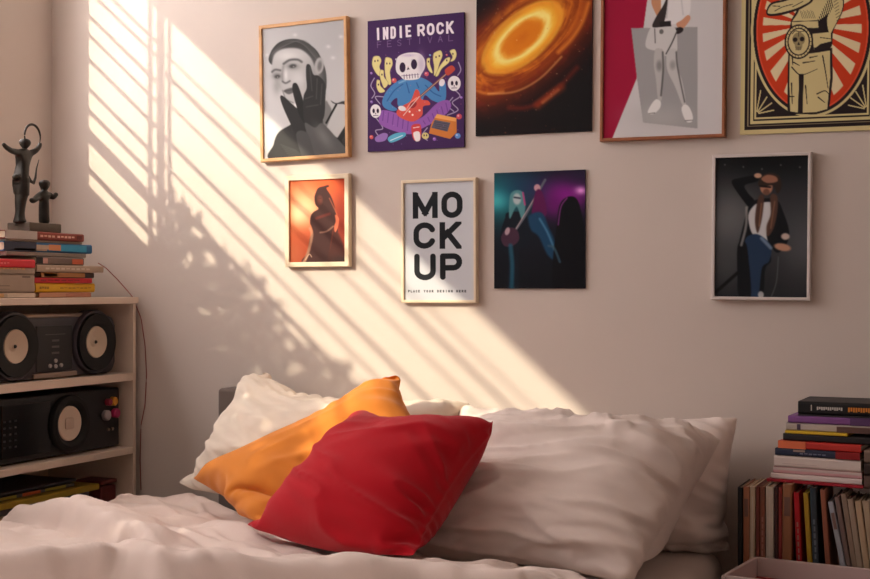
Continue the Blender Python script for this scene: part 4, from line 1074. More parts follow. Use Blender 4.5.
# books on the bookcase top: spines face +X, running along Y.  local X -> world +Y, local -Y -> world +X
def shelf_book(pl, pr, pt, pb, x, cover, label, name='book', D=.15, bands=(), rot=0.0, **k):
    """pl, pr: where its spine starts and ends in y; pt, pb heights"""
    a = on_x(pl, pt, x).y; b = on_x(pr, pt, x).y
    M = Matrix.Translation((x, a, pb)) @ Matrix.Rotation(math.pi / 2 + rot, 4, 'Z')
    bk = book(name, b - a, D, pt_h(pt, pb), cover, label, (0, 0, 0), M=M, bands=bands, group='books on top of the bookcase', **k)
    return bk
def pt_h(a, b): return a
z = Z1 + .0005
def stack(items, z):
    for (pl, pr, h, x, cover, label, D, bands, rot, pages) in items:
        a = on_x(pl, 270, x).y; b = on_x(pr, 270, x).y
        M = Matrix.Translation((x, a, z)) @ Matrix.Rotation(math.pi / 2 + rot, 4, 'Z')
        book('book', b - a, D, h, cover, label, (0, 0, 0), M=M, bands=bands, group='books on top of the bookcase', pages=pages)
        z += h + .0006
    return z
CR = (206, 190, 164)
top = stack([
    (39, 91, .0145, -2.585, (196, 132, 104), 'salmon pink book at the bottom of the right stack on the bookcase', .15, [(0.0, .5, .1, .9, (206, 150, 120), 'spine_band')], 0.0, CR),
    (36, 97, .027, -2.585, (216, 166, 26), 'thick yellow book second from the bottom on the bookcase', .16, spine_words(.06, .22, (150, 110, 30), 4) + spine_words(.4, .95, (168, 122, 30), 8, .4, .55), .03, CR),
    (35, 92, .0155, -2.585, (186, 34, 44), 'thin red book lying on the yellow book', .15, spine_words(.1, .8, (120, 16, 26), 6, .4, .6), .0, CR),
    (41, 94, .0155, -2.595, (58, 46, 40), 'dark book with an orange and cream spine in the right stack', .15, [(0.0, .82, .08, .92, (196, 142, 88), 'spine_band'), (.05, .3, .2, .8, (216, 186, 120), 'spine_patch')], .0, CR),
    (37, 102, .0205, -2.575, (166, 146, 128), 'wide greyish taupe book jutting out of the right stack', .16, spine_words(.12, .8, (196, 178, 160), 9, .35, .6), -.02, CR),
    (37, 85, .0235, -2.590, (112, 96, 88), 'grey brown book with an orange patch on its spine end', .15, [(0, .12, .1, .9, (40, 34, 34), 'spine_band'), (.12, .22, .15, .8, (200, 150, 140), 'spine_patch'), (.74, .98, .15, .8, (196, 98, 66), 'spine_patch')], .02, CR),
], z)
top2 = stack([
    (-30, 35.5, .0135, -2.57, (190, 170, 148), 'pale book at the bottom of the left stack on the bookcase', .17, [(.55, .98, .1, .9, (214, 196, 176), 'spine_band'), (.25, .5, .1, .9, (206, 160, 110), 'spine_patch')], 0.0, CR),
    (-30, 34.5, .0525, -2.57, (156, 138, 122), 'thick grey brown hardback in the left stack on the bookcase', .17, [(.2, .6, .35, .4, (120, 102, 90), 'spine_line'), (.2, .6, .18, .21, (120, 102, 90), 'spine_line'), (.8, .93, .82, .9, (100, 84, 74), 'spine_lettering')], .0, CR),
    (-30, 35.0, .0175, -2.57, (150, 132, 118), 'taupe book with a speckled orange strip just under the red book', .17, spine_words(.3, .85, (206, 156, 96), 9, .72, .95), .0, CR),
    (-30, 35.2, .0235, -2.568, (206, 40, 52), 'bright red book topping the left stack', .17, spine_words(.35, .6, (226, 110, 110), 5, .4, .6), .0, CR),
], z)
# upper three spanning both stacks
zt = max(top, top2)
zt = stack([
    (6, 86, .0125, -2.60, (128, 116, 106), 'slim grey paperback lying across both stacks', .17, [], .0, (150, 140, 130)),
    (5, 92, .0275, -2.60, (38, 96, 140), 'blue book with a cream and orange spine under the brown book', .17, [(0, .34, .02, .98, (44, 48, 66), 'spine_band'), (.34, .48, .3, .75, (176, 152, 130), 'spine_patch'), (.48, .62, .2, .82, (200, 130, 84), 'spine_patch'), (.62, .93, .15, .85, (52, 140, 176), 'spine_patch'), (.1, .46, .1, .3, (160, 136, 116), 'spine_line')], .0, CR),
    (7, 84, .0065, -2.605, (150, 128, 110), 'thin cream booklet between the blue and the brown book', .16, [], .02, (196, 180, 160)),
    (6, 84, .0235, -2.60, (128, 50, 38), 'reddish brown book with a grey spine end, topmost on the bookcase', .17, [(0.0, .38, -.01, 1.01, (176, 166, 158), 'spine_band')] + spine_words(.42, .62, (206, 160, 140), 4) + spine_words(.64, .88, (216, 176, 160), 5) + [(.9, .97, .25, .75, (96, 30, 26), 'spine_patch')], .0, CR),
], zt)

# ------------------------------------------------------------------ the bronze sculpture on the books
bronze = mat('dark bronze', (44, 40, 36), .42, .5, metal=.6, bump=.3, scale=90, var=.25, vscale=40)
def sp(px, py, dx=0.0):
    return on_x(px, py, XS_ + dx)
XS_ = -2.66
sc = empty('sculpture', (XS_, -.45, zt)); tag(sc, 'dark bronze sculpture of a dancer with a hoop and a child, on the top book', 'sculpture')
base_m = mat('stone base', (92, 82, 72), .7, .3, bump=.3, scale=60)
ybl, ybr = sp(19, 226).y, sp(51, 226).y
pp(MB().box((XS_ - .045, ybl, zt + .0005), (XS_ + .04, ybr, zt + .027), .003).build('base', base_m, None), sc)
zt += .0265
def fig(name, joints, edges, radii):
    V = []
    for j in joints:
        p = sp(j[0], j[1], j[2] if len(j) > 2 else 0); V.append(p)
    # rest the lowest point on the base
    dz = zt - min(v.z for v in V) - .003
    V = [tuple(v + Vector((0, 0, dz))) for v in V]
    o = skin_figure(name, V, edges, radii, bronze, None); pp(o, sc); return V
# dancer: hips root, skirt, feet, waist, chest, neck, head, arms
J = [(22.5, 185), (20.5, 200), (20, 211), (19.5, 218), (20, 222), (22, 174), (23, 163), (24, 155), (24.6, 147), (25, 141.5),
     (18, 151), (11, 149, .01), (6, 145.5, .015), (3, 142, .02), (30, 152), (36, 149, .01), (39.5, 145, .01), (40.5, 141, .01),
     (17, 176, .0), (14.5, 175, .01), (25.3, 136.5)]
E = [(0, 1), (1, 2), (2, 3), (3, 4), (0, 5), (5, 6), (6, 7), (7, 8), (8, 9), (7, 10), (10, 11), (11, 12), (12, 13), (7, 14), (14, 15), (15, 16), (16, 17), (5, 18), (18, 19), (9, 20)]
R = [(.027, .020), (.019, .016), (.014, .014), (.017, .017), (.028, .024), (.024, .018), (.018, .015), (.022, .016), (.007, .007), (.023, .021),
     (.011, .011), (.0085, .0085), (.0075, .0075), (.0055, .0055), (.011, .011), (.0085, .0085), (.007, .007), (.005, .005), (.014, .010), (.009, .008), (.014, .013)]
V = fig('dancer_figure', J[:21], E, R[:21])
dzz = Vector(V[9]).z - sp(25, 143.5).z
hc = sp(32.5, 137, .01) + Vector((0, 0, dzz)); hr = .031
hb = MB().tube([hc + Vector((0, hr * 1.08 * math.cos(t), hr * 1.15 * math.sin(t))) for t in np.linspace(-.5, math.pi + .6, 26)], [.0016 + .0022 * math.sin(k / 25 * math.pi) for k in range(26)], 8).build('hoop', bronze, None, sm=True); pp(hb, sc)
rb = [sp(a, b, .01) + Vector((0, 0, dzz)) for a, b in ((27, 176), (30, 181), (33.5, 183.5), (35.5, 178), (36.5, 169), (39, 160))]
pp(MB().tube(rb, [.006, .0055, .0048, .0035, .0022, .001], 8).build('ribbon', bronze, None, sm=True), sc)
J2 = [(44, 205), (44, 214), (44.5, 221), (44, 196), (44, 190), (44.3, 186), (44.5, 180), (38, 192), (33, 197, .01), (30, 195, .01), (50, 191), (53.5, 193.5, .01), (57, 189, .01), (44.7, 175)]
E2 = [(0, 1), (1, 2), (0, 3), (3, 4), (4, 5), (5, 6), (4, 7), (7, 8), (8, 9), (4, 10), (10, 11), (11, 12), (6, 13)]
R2 = [(.018, .015), (.018, .015), (.019, .017), (.015, .013), (.017, .013), (.007, .007), (.022, .021), (.010, .010), (.0095, .0095), (.007, .007), (.010, .010), (.0095, .0095), (.007, .007)]
fig('child_figure', J2[:14], E2, R2[:13] + [(.014, .013)])

# ------------------------------------------------------------------ magazines on the lowest visible shelf
def mag(y0, y1, z, h, x, rgb, label, rz=0.0, spine=None, D=.22, tilt=0.0, bands=()):
    M = Matrix.Translation((x, y0, z)) @ Matrix.Rotation(math.pi / 2 + rz, 4, 'Z') @ Matrix.Rotation(tilt, 4, 'Y')
    return book('magazine', y1 - y0, D, h, rgb, label, (0, 0, 0), M=M, bands=bands, soft=True, group='magazines on the lowest shelf', pages=(190, 176, 156))
zm = Z4 + .001
for args in ((-.76, -.20, .018, -2.59, (70, 66, 66), 'dark grey magazine at the bottom of the pile behind the bed'),
             (-.74, -.19, .016, -2.585, (150, 126, 96), 'tan magazine low in the pile behind the bed'),
             (-.75, -.185, .020, -2.59, (76, 76, 80), 'charcoal magazine in the middle of the pile'),
             (-.72, -.155, .019, -2.575, (168, 142, 44), 'mustard yellow magazine jutting out of the pile')):
    y0, y1, h, x, c, l = args
    mag(y0, y1, zm, h, x, c, l); zm += h + .0008
mag(-.74, -.24, zm, .012, -2.60, (72, 74, 66), 'dark green magazine with yellow and orange marks near the top of the pile', bands=[(.3, .5, .2, .9, (150, 140, 50), 'spine_patch'), (.55, .7, .2, .9, (190, 90, 40), 'spine_patch'), (.74, .92, .2, .9, (150, 140, 50), 'spine_patch')]); zm += .0128
mag(-.70, -.22, zm, .008, -2.61, (66, 64, 66), 'dark slate magazine on top of the pile'); zm += .009
bx = empty('storage_tin', (-2.64, -.085, Z4 + .0005)); tag(bx, 'small dull red tin at the right end of the lowest shelf', 'tin')
pp(MB().box((-2.69, -.125, Z4 + .001), (-2.59, -.052, Z4 + .06), .006).build('body', mat('dull red tin', (104, 44, 44), .5), None), bx)
pp(MB().box((-2.692, -.127, Z4 + .0655), (-2.588, -.050, Z4 + .078), .004).build('lid', mat('dull red lid', (116, 52, 50), .5), None), bx)

# ------------------------------------------------------------------ thin red cable down the wall
pts = [on_y(*p) for p in ((98, 263, -.05), (106, 268, -.03), (118, 280, -.012), (132, 296, -.006), (141, 318, -.004), (145, 345, -.004), (146.5, 375, -.004), (145, 405, -.004), (141, 425, -.004), (140, 460, -.004), (141, 490, -.004))]
pp_ = [Vector(q) for q in pts]
sm_ = [Vector(q) for q in zip(*[np.interp(np.linspace(0, len(pp_) - 1, 60), range(len(pp_)), [p[i] for p in pp_]) for i in range(3)])]
c_ = MB().tube(sm_, .0016, 6).build('cable', mat('red cable', (150, 84, 76), .5), None, sm=True); tag(c_, 'thin red cable running down the wall beside the bookcase', 'cable')
# ------------------------------------------------------------------ bed
BX0, BX1, BY0, BY1 = -2.25, -.66, -2.12, -.12
bed = empty('bed', (-1.45, -1.1, 0)); tag(bed, 'double bed with a grey fabric headboard showing at its left end', 'bed')
greyf = fabric('grey upholstery', (112, 100, 94), weave=500)
wood = mat('bed frame wood', (92, 74, 62), .6, .3, var=.1, vscale=20)
hl = on_y(217, 388, -.10); hr_ = on_y(246, 388, -.05)
pp(MB().box((hl.x, -.10, .10), (hl.x + .13, -.012, hl.z), .012, 3).build('headboard_post', greyf, None, sm=True, ang=.6), bed)
pp(MB().box((hl.x + .131, -.09, .15), (BX1 - .25, -.014, .66), .012, 3).build('headboard', greyf, None, sm=True, ang=.6), bed)
for y0, y1, x0, x1 in ((BY0, BY0 + .03, BX0, BX1), (BY0 + .031, BY1, BX0, BX0 + .03), (BY0 + .031, BY1, BX1 - .03, BX1)):
    pp(MB().box((x0, y0, .12), (x1, y1, .28), .004).build('side_rail', wood, None), bed)
for x in (BX0 + .06, BX1 - .06):
    for y in (BY0 + .06, BY1 - .06):
        pp(MB().box((x - .03, y - .03, 0), (x + .03, y + .03, .119), .004).build('leg', wood, None), bed)
sheet = fabric('ecru sheet', (216, 198, 188), weave=600, crumple=.25, cscale=9)
ms = MB().box((BX0 + .012, BY0 + .03, .13), (BX1 - .008, BY1 + .012, .50), .05, 5).build('mattress', sheet, None, sm=True)
tag(ms, 'mattress in a pale fitted sheet under the pillows', 'mattress')

cotton = fabric('pale cotton', (226, 211, 203), weave=650, crumple=.12, cscale=11)
cottonb = fabric('cream cotton', (232, 218, 202), weave=650, crumple=.12, cscale=11)
cottonq = fabric('duvet cotton', (217, 199, 190), weave=650, crumple=.2, cscale=8)
orangef = fabric('orange cotton', (214, 130, 52), weave=600, crumple=.06)
redf = fabric('red cotton', (176, 16, 32), weave=600, crumple=.06)
V3 = Vector
def vnormals(X):
    tu = np.zeros_like(X); tv = np.zeros_like(X)
    tu[1:-1] = X[2:] - X[:-2]; tu[0] = X[1] - X[0]; tu[-1] = X[-1] - X[-2]
    tv[:, 1:-1] = X[:, 2:] - X[:, :-2]; tv[:, 0] = X[:, 1] - X[:, 0]; tv[:, -1] = X[:, -1] - X[:, -2]
    N = np.cross(tu, tv); N /= np.linalg.norm(N, axis=-1, keepdims=True) + 1e-12
    return N
def creases(layers, seed, dents=()):
    """directional folds pressed into the front sheet: (angle deg, long freq, cross freq, amplitude, mask function)"""
    def f(X):
        X = X.copy(); F_ = X[0]; n, m = F_.shape[:2]
        N = vnormals(F_)
        ctr = X.reshape(-1, 3).mean(0)
        if ((F_ - ctr) * N).sum() < 0: N = -N
        u = np.linspace(0, 1, n)[:, None] + np.zeros((n, m)); v = np.linspace(0, 1, m)[None, :] + np.zeros((n, m))
        edge = np.clip(np.minimum(np.minimum(u, 1 - u), np.minimum(v, 1 - v)) * 14, 0, 1)
        for k, (ang, fl, fc, amp, mk) in enumerate(layers):
            a = ang(u, v) if callable(ang) else ang + 0 * u
            ca, sa = np.cos(np.radians(a)), np.sin(np.radians(a))
            p = u * ca + v * sa; q = -u * sa + v * ca
            w_ = fbm(u * 2.5 + seed + k * 7, v * 2.5 + 3 * k, 2) * .22
            r = 1 - np.abs(fbm(p * fl + seed * 1.7 + k, (q + w_) * fc + k * 5.5 + seed, 2)) * (6 if fc < 12 else 9)
            r = np.clip(r, -.5, 1); r = np.where(r > 0, r ** 1.6, r * .35)
            F_ = F_ + N * (r * amp * edge * (mk(u, v) if mk else 1))[..., None]
        for (du_, dv_, r0, amp) in dents:
            F_ = F_ - N * (amp * np.exp(-(((u - du_) ** 2 + (v - dv_) ** 2) / r0 ** 2)))[..., None]
        X[0] = F_; return X
    return f
def pillow(name, corners, size, fab, label, cat, **k):
    post = k.pop('post', None)
    top, right, bottom = k.pop('top', 0), k.pop('right', 0), k.pop('bottom', 0)
    X = inflate(corners, size, **k)
    n_, m_ = X.shape[1:3]; u = np.linspace(0, 1, n_)[:, None, None]; v = np.linspace(0, 1, m_)[None, :, None]
    dl = [np.array(c) - q for c, q in zip(corners, (X[0, 0, 0], X[0, -1, 0], X[0, -1, -1], X[0, 0, -1]))]
    X = X + ((dl[0] * (1 - u) + dl[1] * u) * (1 - v) + (dl[3] * (1 - u) + dl[2] * u) * v)[None]
    if top:
        ln = X[0, :1, 0] * (1 - u[:, 0]) + X[0, -1:, 0] * u[:, 0]
        X = X + ((ln - X[0, :, 0])[:, None, :] * (1 - v) ** 2 * top)[None]
    if right:
        ln = X[0, -1:, 0] * (1 - v[0]) + X[0, -1:, -1] * v[0]
        X = X + ((ln - X[0, -1, :])[None, :, :] * u ** 3 * right)[None]
    if bottom:
        ln = X[0, :1, -1] * (1 - u[:, 0]) + X[0, -1:, -1] * u[:, 0] - np.array([0, 0, .02]) * np.sin(math.pi * u[:, 0])
        X = X + ((ln - X[0, :, -1])[:, None, :] * v ** 2 * bottom)[None]
    X[..., 2] = np.maximum(X[..., 2], .503); X[..., 1] = np.minimum(X[..., 1], -.012)
    ctr = X.reshape(-1, 3).mean(0)
    o = cushion_mesh(name, X - ctr, fab, None, post); o.location = ctr
    tag(o, label, cat); return o
FL = .505
p1 = pillow('pillow', (on_y(262, 379, -.13), on_y(471, 402, -.13), V3((-1.50, -.40, .55)), on_z(178, 482, .60)), (.76, .50), cottonb,
            'cream pillow at the left, behind the orange cushion', 'pillow', n=84, m=60, seed=3, press=.42, wall=-.02, floor=FL, grav=.5, bend=.12,
            post=creases([(30, 1.2, 8, .010, None), (-25, 1.5, 9, .008, lambda u, v: np.clip(1.2 - 2 * u, 0, 1)), (20, 2, 14, .008, None)], 2))
p2 = pillow('pillow', (V3((-1.40, -.12, .835)), on_y(738, 417, -.13), on_y(729, 553, -.13), V3((-1.38, -.26, .53))), (.80, .42), cotton,
            'pale pillow at the right back, leaning on the wall', 'pillow', n=84, m=54, top=.75, right=.6, seed=8, press=.22, wall=-.02, floor=FL, grav=.5, bend=.12,
            post=creases([(70, 2, 8, .011, None), (20, 2, 12, .010, None)], 5))
p3 = pillow('pillow', (on_y(478, 425, -.22), on_y(720, 440, -.26), on_z(612, 580, .53), on_z(420, 552, .54)), (.70, .53), cotton,
            'large crumpled pale pillow in front at the right', 'pillow', n=110, m=84, top=.3, right=.5, seed=12, press=.42, wall=-.05, floor=FL, grav=.6, bend=.10,
            post=creases([(lambda u, v: -38 + 30 * u + 12 * v, 1.4, 7.5, .024, lambda u, v: .45 + .55 * np.sin(math.pi * np.clip(v, 0, 1))), (lambda u, v: -20 + 24 * v, 2.0, 15, .015, None), (lambda u, v: -30 + 34 * v, 3.0, 24, .007, None), (60, 2, 7, .010, lambda u, v: np.clip(1.2 - 2 * v, 0, 1))], 9))
c1 = pillow('cushion', (on_z(192, 478, .65), on_y(389, 378, -.34), V3((-1.28, -.42, .72)), on_z(262, 530, .585)), (.60, .34), orangef,
            'orange cushion leaning behind the red one', 'cushion', n=72, m=48, top=.4, bottom=.8, seed=5, press=.34, floor=FL + .05, grav=.3, bulge=.04, bend=.2,
            post=creases([(20, 2, 6, .008, None), (80, 2, 7, .010, lambda u, v: np.clip(1.5 * v - .4, 0, 1))], 4))
c2 = pillow('cushion', (on_y(366, 415, -.55), on_y(492, 420, -.65), on_z(409, 556, .60), on_z(246, 525, .61)), (.49, .46), redf,
            'red cushion in front of the orange one, middle of the bed', 'cushion', n=84, m=76, top=.4, right=.3, bottom=1.0, seed=17, press=.30, floor=FL + .05, grav=.3, bulge=.06, bend=.2,
            post=creases([(lambda u, v: 60 - 50 * v, 1.6, 6, .013, lambda u, v: np.clip(1.3 * v, 0, 1)), (-20, 2, 7, .010, lambda u, v: np.exp(-((v - .25) / .25) ** 2))], 6, dents=((.42, .30, .12, .018), (.30, .12, .1, .008))))

# duvet ---------------------------------------------------------------
def seg_dist(x, y, pts):
    """signed distance to a polyline (positive on the far, +Y side)"""
    best = np.full(x.shape, 1e9); sg = np.zeros(x.shape)
    for (ax, ay), (bx, by) in zip(pts, pts[1:]):
        ex, ey = bx - ax, by - ay; L = ex * ex + ey * ey
        t = np.clip(((x - ax) * ex + (y - ay) * ey) / L, 0, 1)
        dx, dy = x - ax - t * ex, y - ay - t * ey; d = np.hypot(dx, dy)
        s = np.sign(ex * (y - ay) - ey * (x - ax))
        up = d < best; best = np.where(up, d, best); sg = np.where(up, s, sg)
    return best * sg
def floorpts(pp, z=.6):
    out = [on_z(px, py, z) for px, py in pp]; return [(p.x, p.y) for p in out]
NX, NY = 300, 300
gs = np.linspace(0, 1, NX)[:, None]; gt = np.linspace(0, 1, NY)[None, :]
topx = [-2.55, -2.3, -2.1, -1.75, -1.25, -1.1, -.87, -.72, -.6, -.45]
topy = [-.28, -.27, -.30, -.45, -.70, -.73, -.84, -.93, -1.0, -1.05]
X0 = -2.52 + gs * 2.1 + gt * 0
yt = np.interp(X0, topx, topy) + .010 * np.sin(X0 * 11)
Y0_ = yt + (-2.3 - yt) * gt ** 1.6
Zd = .522 + .02 * np.clip((yt - Y0_ - .12) / .35, 0, 1)
Zd += .035
Zd += fbm(X0 * 3.1 + 4, Y0_ * 2.6 + 2, 4) * .03
wx = X0 + fbm(X0 * 3, Y0_ * 3, 2) * .25; wy = Y0_ + fbm(X0 * 3 + 9, Y0_ * 3 + 5, 2) * .25
rid = 1 - np.abs(fbm(wx * 2.2 + 1, wy * 6.5 + 3, 3)) * 5
Zd += np.clip(rid, 0, 1) ** 2 * .022
rid2 = 1 - np.abs(fbm(wx * 5.0 + wy * 3 + 7, wy * 5.0 - wx * 2 + 8, 3)) * 5
Zd += np.clip(rid2, 0, 1) ** 2 * .013
rid3 = 1 - np.abs(fbm(wx * 3.0 - wy * 4 + 3, wy * 9.0 + wx * 3 + 1, 2)) * 8
Zd += np.clip(rid3, 0, 1) ** 1.5 * .010
Zd -= .003 + .018 * np.exp(-((X0 + 2.27) / .13) ** 2)
def ridge(pts, h, far, near, z=.6, fade=.0):
    global Zd
    P = floorpts(pts, z); d = seg_dist(X0, Y0_, P)
    prof = np.where(d > 0, np.exp(-(d / far) ** 2), np.exp(-(d / near) ** 2))
    Zd += h * prof - (h * .45 * np.exp(-((d + near * 2.2) / (near * 1.6)) ** 2) if h > .03 else 0)
ridge([(-60, 516), (14, 510), (34, 514), (69, 518), (103, 530), (128, 540)], .050, .11, .018, .605)
ridge([(-60, 560), (40, 558), (117, 556), (172, 562), (300, 563), (420, 566), (520, 574)], .050, .11, .022, .635)
ridge([(150, 552), (200, 556), (240, 552), (280, 560)], .014, .05, .03)
ridge([(20, 548), (80, 545), (150, 548)], .012, .06, .05)
ridge([(130, 505), (190, 512), (250, 530)], .014, .04, .03)
# weighed down under the cushions
for (cx, cy, r) in ((-1.42, -.78, .24), (-1.72, -.62, .24), (-1.9, -.45, .2)):
    Zd -= .02 * np.exp(-(((X0 - cx) ** 2 + (Y0_ - cy) ** 2) / r ** 2))
# hem at the pillow side lies on the sheet
for _ in range(2):
    q_ = np.pad(Zd, 1, 'edge'); Zd = (q_[:-2, 1:-1] + q_[2:, 1:-1] + q_[1:-1, :-2] + q_[1:-1, 2:] + 2 * Zd) / 6
hem = np.clip((yt - Y0_) / .09, 0, 1)
Zd = .512 + (Zd - .512) * np.sqrt(1 - (1 - hem) ** 2)
Zd = np.maximum(Zd, .508)
# sides hang over the mattress
def hang(X, Z):
    e0 = BX0 + .00; ov = np.clip(e0 - X, 0, None); k = np.clip(ov / .05, 0, 1)
    Z = Z - ov * 1.9 * k - .0; X = np.where(ov > 0, e0 - np.minimum(ov, .045) - ov * .08, X)
    e1 = BX1 - .0; ov = np.clip(X - e1, 0, None)
    Z = Z - ov * 1.7; X = np.where(ov > 0, e1 + np.minimum(ov, .03) + ov * .05, X)
    return X, Z
Xh, Zh = hang(X0, Zd)
Yh = Y0_
ov = np.clip((BY0) - Yh, 0, None); Zh = Zh - ov * 1.8; Yh = np.where(ov > 0, BY0 - ov * .2, Yh)
P = np.stack([Xh, Yh, Zh], -1)
dv = grid_mesh('duvet', P, cottonq)
so_ = dv.modifiers.new('thickness', 'SOLIDIFY'); so_.thickness = .008; so_.offset = -1
tag(dv, 'rumpled pale pinkish duvet spread over the bed', 'duvet')
# ------------------------------------------------------------------ bedside table, books and tray at the right
tabm = mat('dark table top', (66, 50, 44), .5, .35, var=.1, vscale=15)
TZ = .442
tb = empty('bedside_table', (-.25, -.35, 0)); tag(tb, 'low dark bedside table under the right-hand books', 'table')
pp(MB().box((-.632, -.72, TZ - .03), (.10, -.03, TZ), .004).build('table_top', tabm, None), tb)
for x in (-.60, .06):
    for y in (-.69, -.06):
        pp(MB().box((x - .02, y - .02, 0), (x + .02, y + .02, TZ - .031), .003).build('leg', tabm, None), tb)
# upright books: spines face -Y; (px left, px right at the top, top py, lean, colour, label)
YB = -.245
kU = [
 (737.5, 742.5, 487, 0, (30, 30, 32), 'upright black book at the left end of the row', .15),
 (743, 749.5, 486.5, 0, (168, 112, 84), 'upright terracotta tan book near the left end of the row', .15),
 (750, 755.5, 486, .01, (196, 178, 152), 'upright cream book third from the left end', .15),
 (756, 759.5, 486, 0, (116, 54, 44), 'narrow upright maroon book right of the cream one', .15),
 (760, 765, 486.5, 0, (138, 86, 66), 'upright reddish brown book left of the wide white spine', .15),
 (765.5, 774, 486.5, 0, (198, 186, 172), 'upright book with the widest pale spine in the row', .15),
 (774.5, 778, 487, 0, (70, 40, 36), 'narrow upright dark brown book right of the wide pale spine', .15),
 (778.5, 782, 487.5, .0, (140, 48, 46), 'narrow upright brick red book before the tan pair', .15),
 (782.5, 792.5, 484, .01, (160, 108, 76), 'wide upright tan cardboard spine in mid row', .16),
 (793.5, 799, 492.5, -.04, (176, 24, 36), 'upright bright red book in the row', .14),
 (803, 808, 493, -.06, (176, 142, 42), 'upright mustard yellow book right of the red one', .14),
 (809.5, 816, 488, -.04, (52, 62, 70), 'upright slate blue book right of the mustard one', .14),
 (820, 825, 490, -.07, (152, 92, 70), 'upright salmon brown book leaning left in the row', .14),
 (827.5, 833, 502, -.19, (158, 160, 170), 'pale blue grey book leaning across a gap', .13),
 (834, 839, 497, -.17, (120, 98, 92), 'taupe book leaning right of the blue grey one', .13),
 (840.5, 846, 494, -.15, (140, 118, 102), 'beige book leaning, fourth from the right edge', .13),
 (847, 853, 499, -.14, (156, 136, 118), 'light beige book leaning, third from the right edge', .13),
 (854.5, 861, 501, -.13, (178, 152, 124), 'warm cream book leaning, second from the right edge', .13),
 (862, 869, 501, -.12, (168, 146, 122), 'sand coloured book leaning at the right edge', .13),
]
for i, (a, b, py, lean, c, l, D) in enumerate(kU):
    p = on_y(a, py, YB); q = on_y(b, py + .3, YB)
    th_ = (q - p).length * .97; H = (p.z - TZ - .001)
    # lying book: X length, Y depth from spine, Z thickness  ->  stand: local X -> up, local Z -> -X side
    xb_ = p.x - 0.0
    Rm = Matrix(((0, 0, 1, 0), (0, 1, 0, 0), (1, 0, 0, 0), (0, 0, 0, 1)))   # x->z, z->x
    Rm = Matrix(((0, 0, 1, 0), (0, 1, 0, 0), (1, 0, 0, 0), (0, 0, 0, 1)))
    L = H / math.cos(lean) - (th_ * abs(math.sin(lean)) if lean < 0 else 0)
    base = xb_ + H * math.tan(-lean)
    up = Matrix.Rotation(lean, 4, 'Y')
    zoff = th_ * abs(math.sin(lean))
    Mx = Matrix.Translation((base, YB, TZ + .0006 + zoff)) @ up @ Rm
    bands = []
    if i in (2, 5): bands = [(.1, .9, .4, .6, (206, 196, 184), 'spine_band')]
    elif i in (1, 8, 13): bands = [(.12, .3, .2, .8, (120, 90, 80), 'spine_patch')]
    elif i in (4, 9, 11): bands = spine_words(.3, .7, (170, 120, 110) if i != 11 else (110, 120, 130), 6, .35, .65)
    # the mirror in Rm flips faces: fixed by recalculated normals on a negative frame being avoided below
    Mx = Matrix.Translation((base + (th_ if False else 0), YB, TZ + .0006 + zoff)) @ up @ Matrix(((0, 0, 1, 0), (0, 1, 0, 0), (-1, 0, 0, 0), (0, 0, 0, 1))) @ Matrix.Translation((-L, 0, 0))
    book('book', L, D, th_, c, l, (0, 0, 0), M=Mx, bands=bands, group='upright books on the bedside table', pages=(186, 158, 132) if i < 9 else (170, 150, 130))
# lying stack on the row: spines face the room, turned a little
def lay(pl, pr, pyl, z0, h, yl, c, l, rot=-.13, D=.16, bands=(), pages=(196, 180, 166), L=None):
    p = on_y(pl, pyl, yl); q = on_y(pr, pyl, yl)
    Lx = L or (q.x - p.x) / math.cos(rot)
    M = Matrix.Translation((p.x, yl, z0)) @ Matrix.Rotation(rot, 4, 'Z')
    return book('book', Lx, D, h, c, l, (0, 0, 0), M=M, bands=bands, group='books lying in the right-hand stack', pages=pages)
z = on_y(737, 484, YB).z + .012
z = .689
def nx(pl, pr, py, h, c, l, yl=-.20, **k):
    global z
    lay(pl, pr, py, z, h, yl, c, l, **k); z += h + .0006
nx(767, 864, 476, .007, (150, 16, 34), 'thin crimson book at the bottom of the right-hand stack')
nx(771, 863, 468, .013, (206, 190, 186), 'thin white paperback just above the crimson book', yl=-.198)
nx(773, 863, 462, .014, (196, 146, 148), 'rosy pink paperback low in the right-hand stack', yl=-.196, bands=[(0, 1, .55, .98, (190, 172, 168), 'spine_band')])
nx(774, 862, 452, .028, (200, 184, 176), 'thick off-white paperback in the middle of the right-hand stack', yl=-.195, bands=[(.1, .5, .3, .34, (170, 150, 146), 'spine_line')])
nx(775, 861, 444, .0165, (30, 36, 58), 'navy book with red spine end in the right-hand stack', yl=-.197, bands=[(.72, 1.0, -.01, 1.01, (136, 24, 26), 'spine_band'), (.22, .36, .62, .9, (150, 130, 116), 'spine_patch')] + spine_words(.3, .62, (110, 112, 130), 6, .3, .5))
nx(778, 862, 434, .0175, (176, 40, 30), 'orange and red book on the navy one', yl=-.196, bands=[(0, .34, .0, 1.01, (206, 104, 66), 'spine_band')])
nx(783, 872, 428, .0165, (28, 22, 24), 'black book under the thin yellow one', yl=-.19, rot=-.10)
nx(785, 848, 423, .0065, (200, 164, 34), 'thin yellow book in the right-hand stack', yl=-.189, rot=-.12)
nx(786, 880, 416, .0175, (172, 160, 152), 'grey white book with curled cover below the purple one', yl=-.185, rot=-.06, bands=[(.55, 1.0, .0, .8, (92, 66, 60), 'spine_band'), (.12, .16, .1, .9, (70, 56, 74), 'spine_patch')])
nx(788, 885, 410, .0165, (122, 74, 134), 'purple book near the top of the right-hand stack', yl=-.187, rot=-.05, bands=[(.65, 1.0, -.01, 1.01, (84, 56, 96), 'spine_band')])
nx(798, 900, 400, .003, (60, 56, 58), 'thin grey booklet under the topmost black book', yl=-.18, rot=-.03)
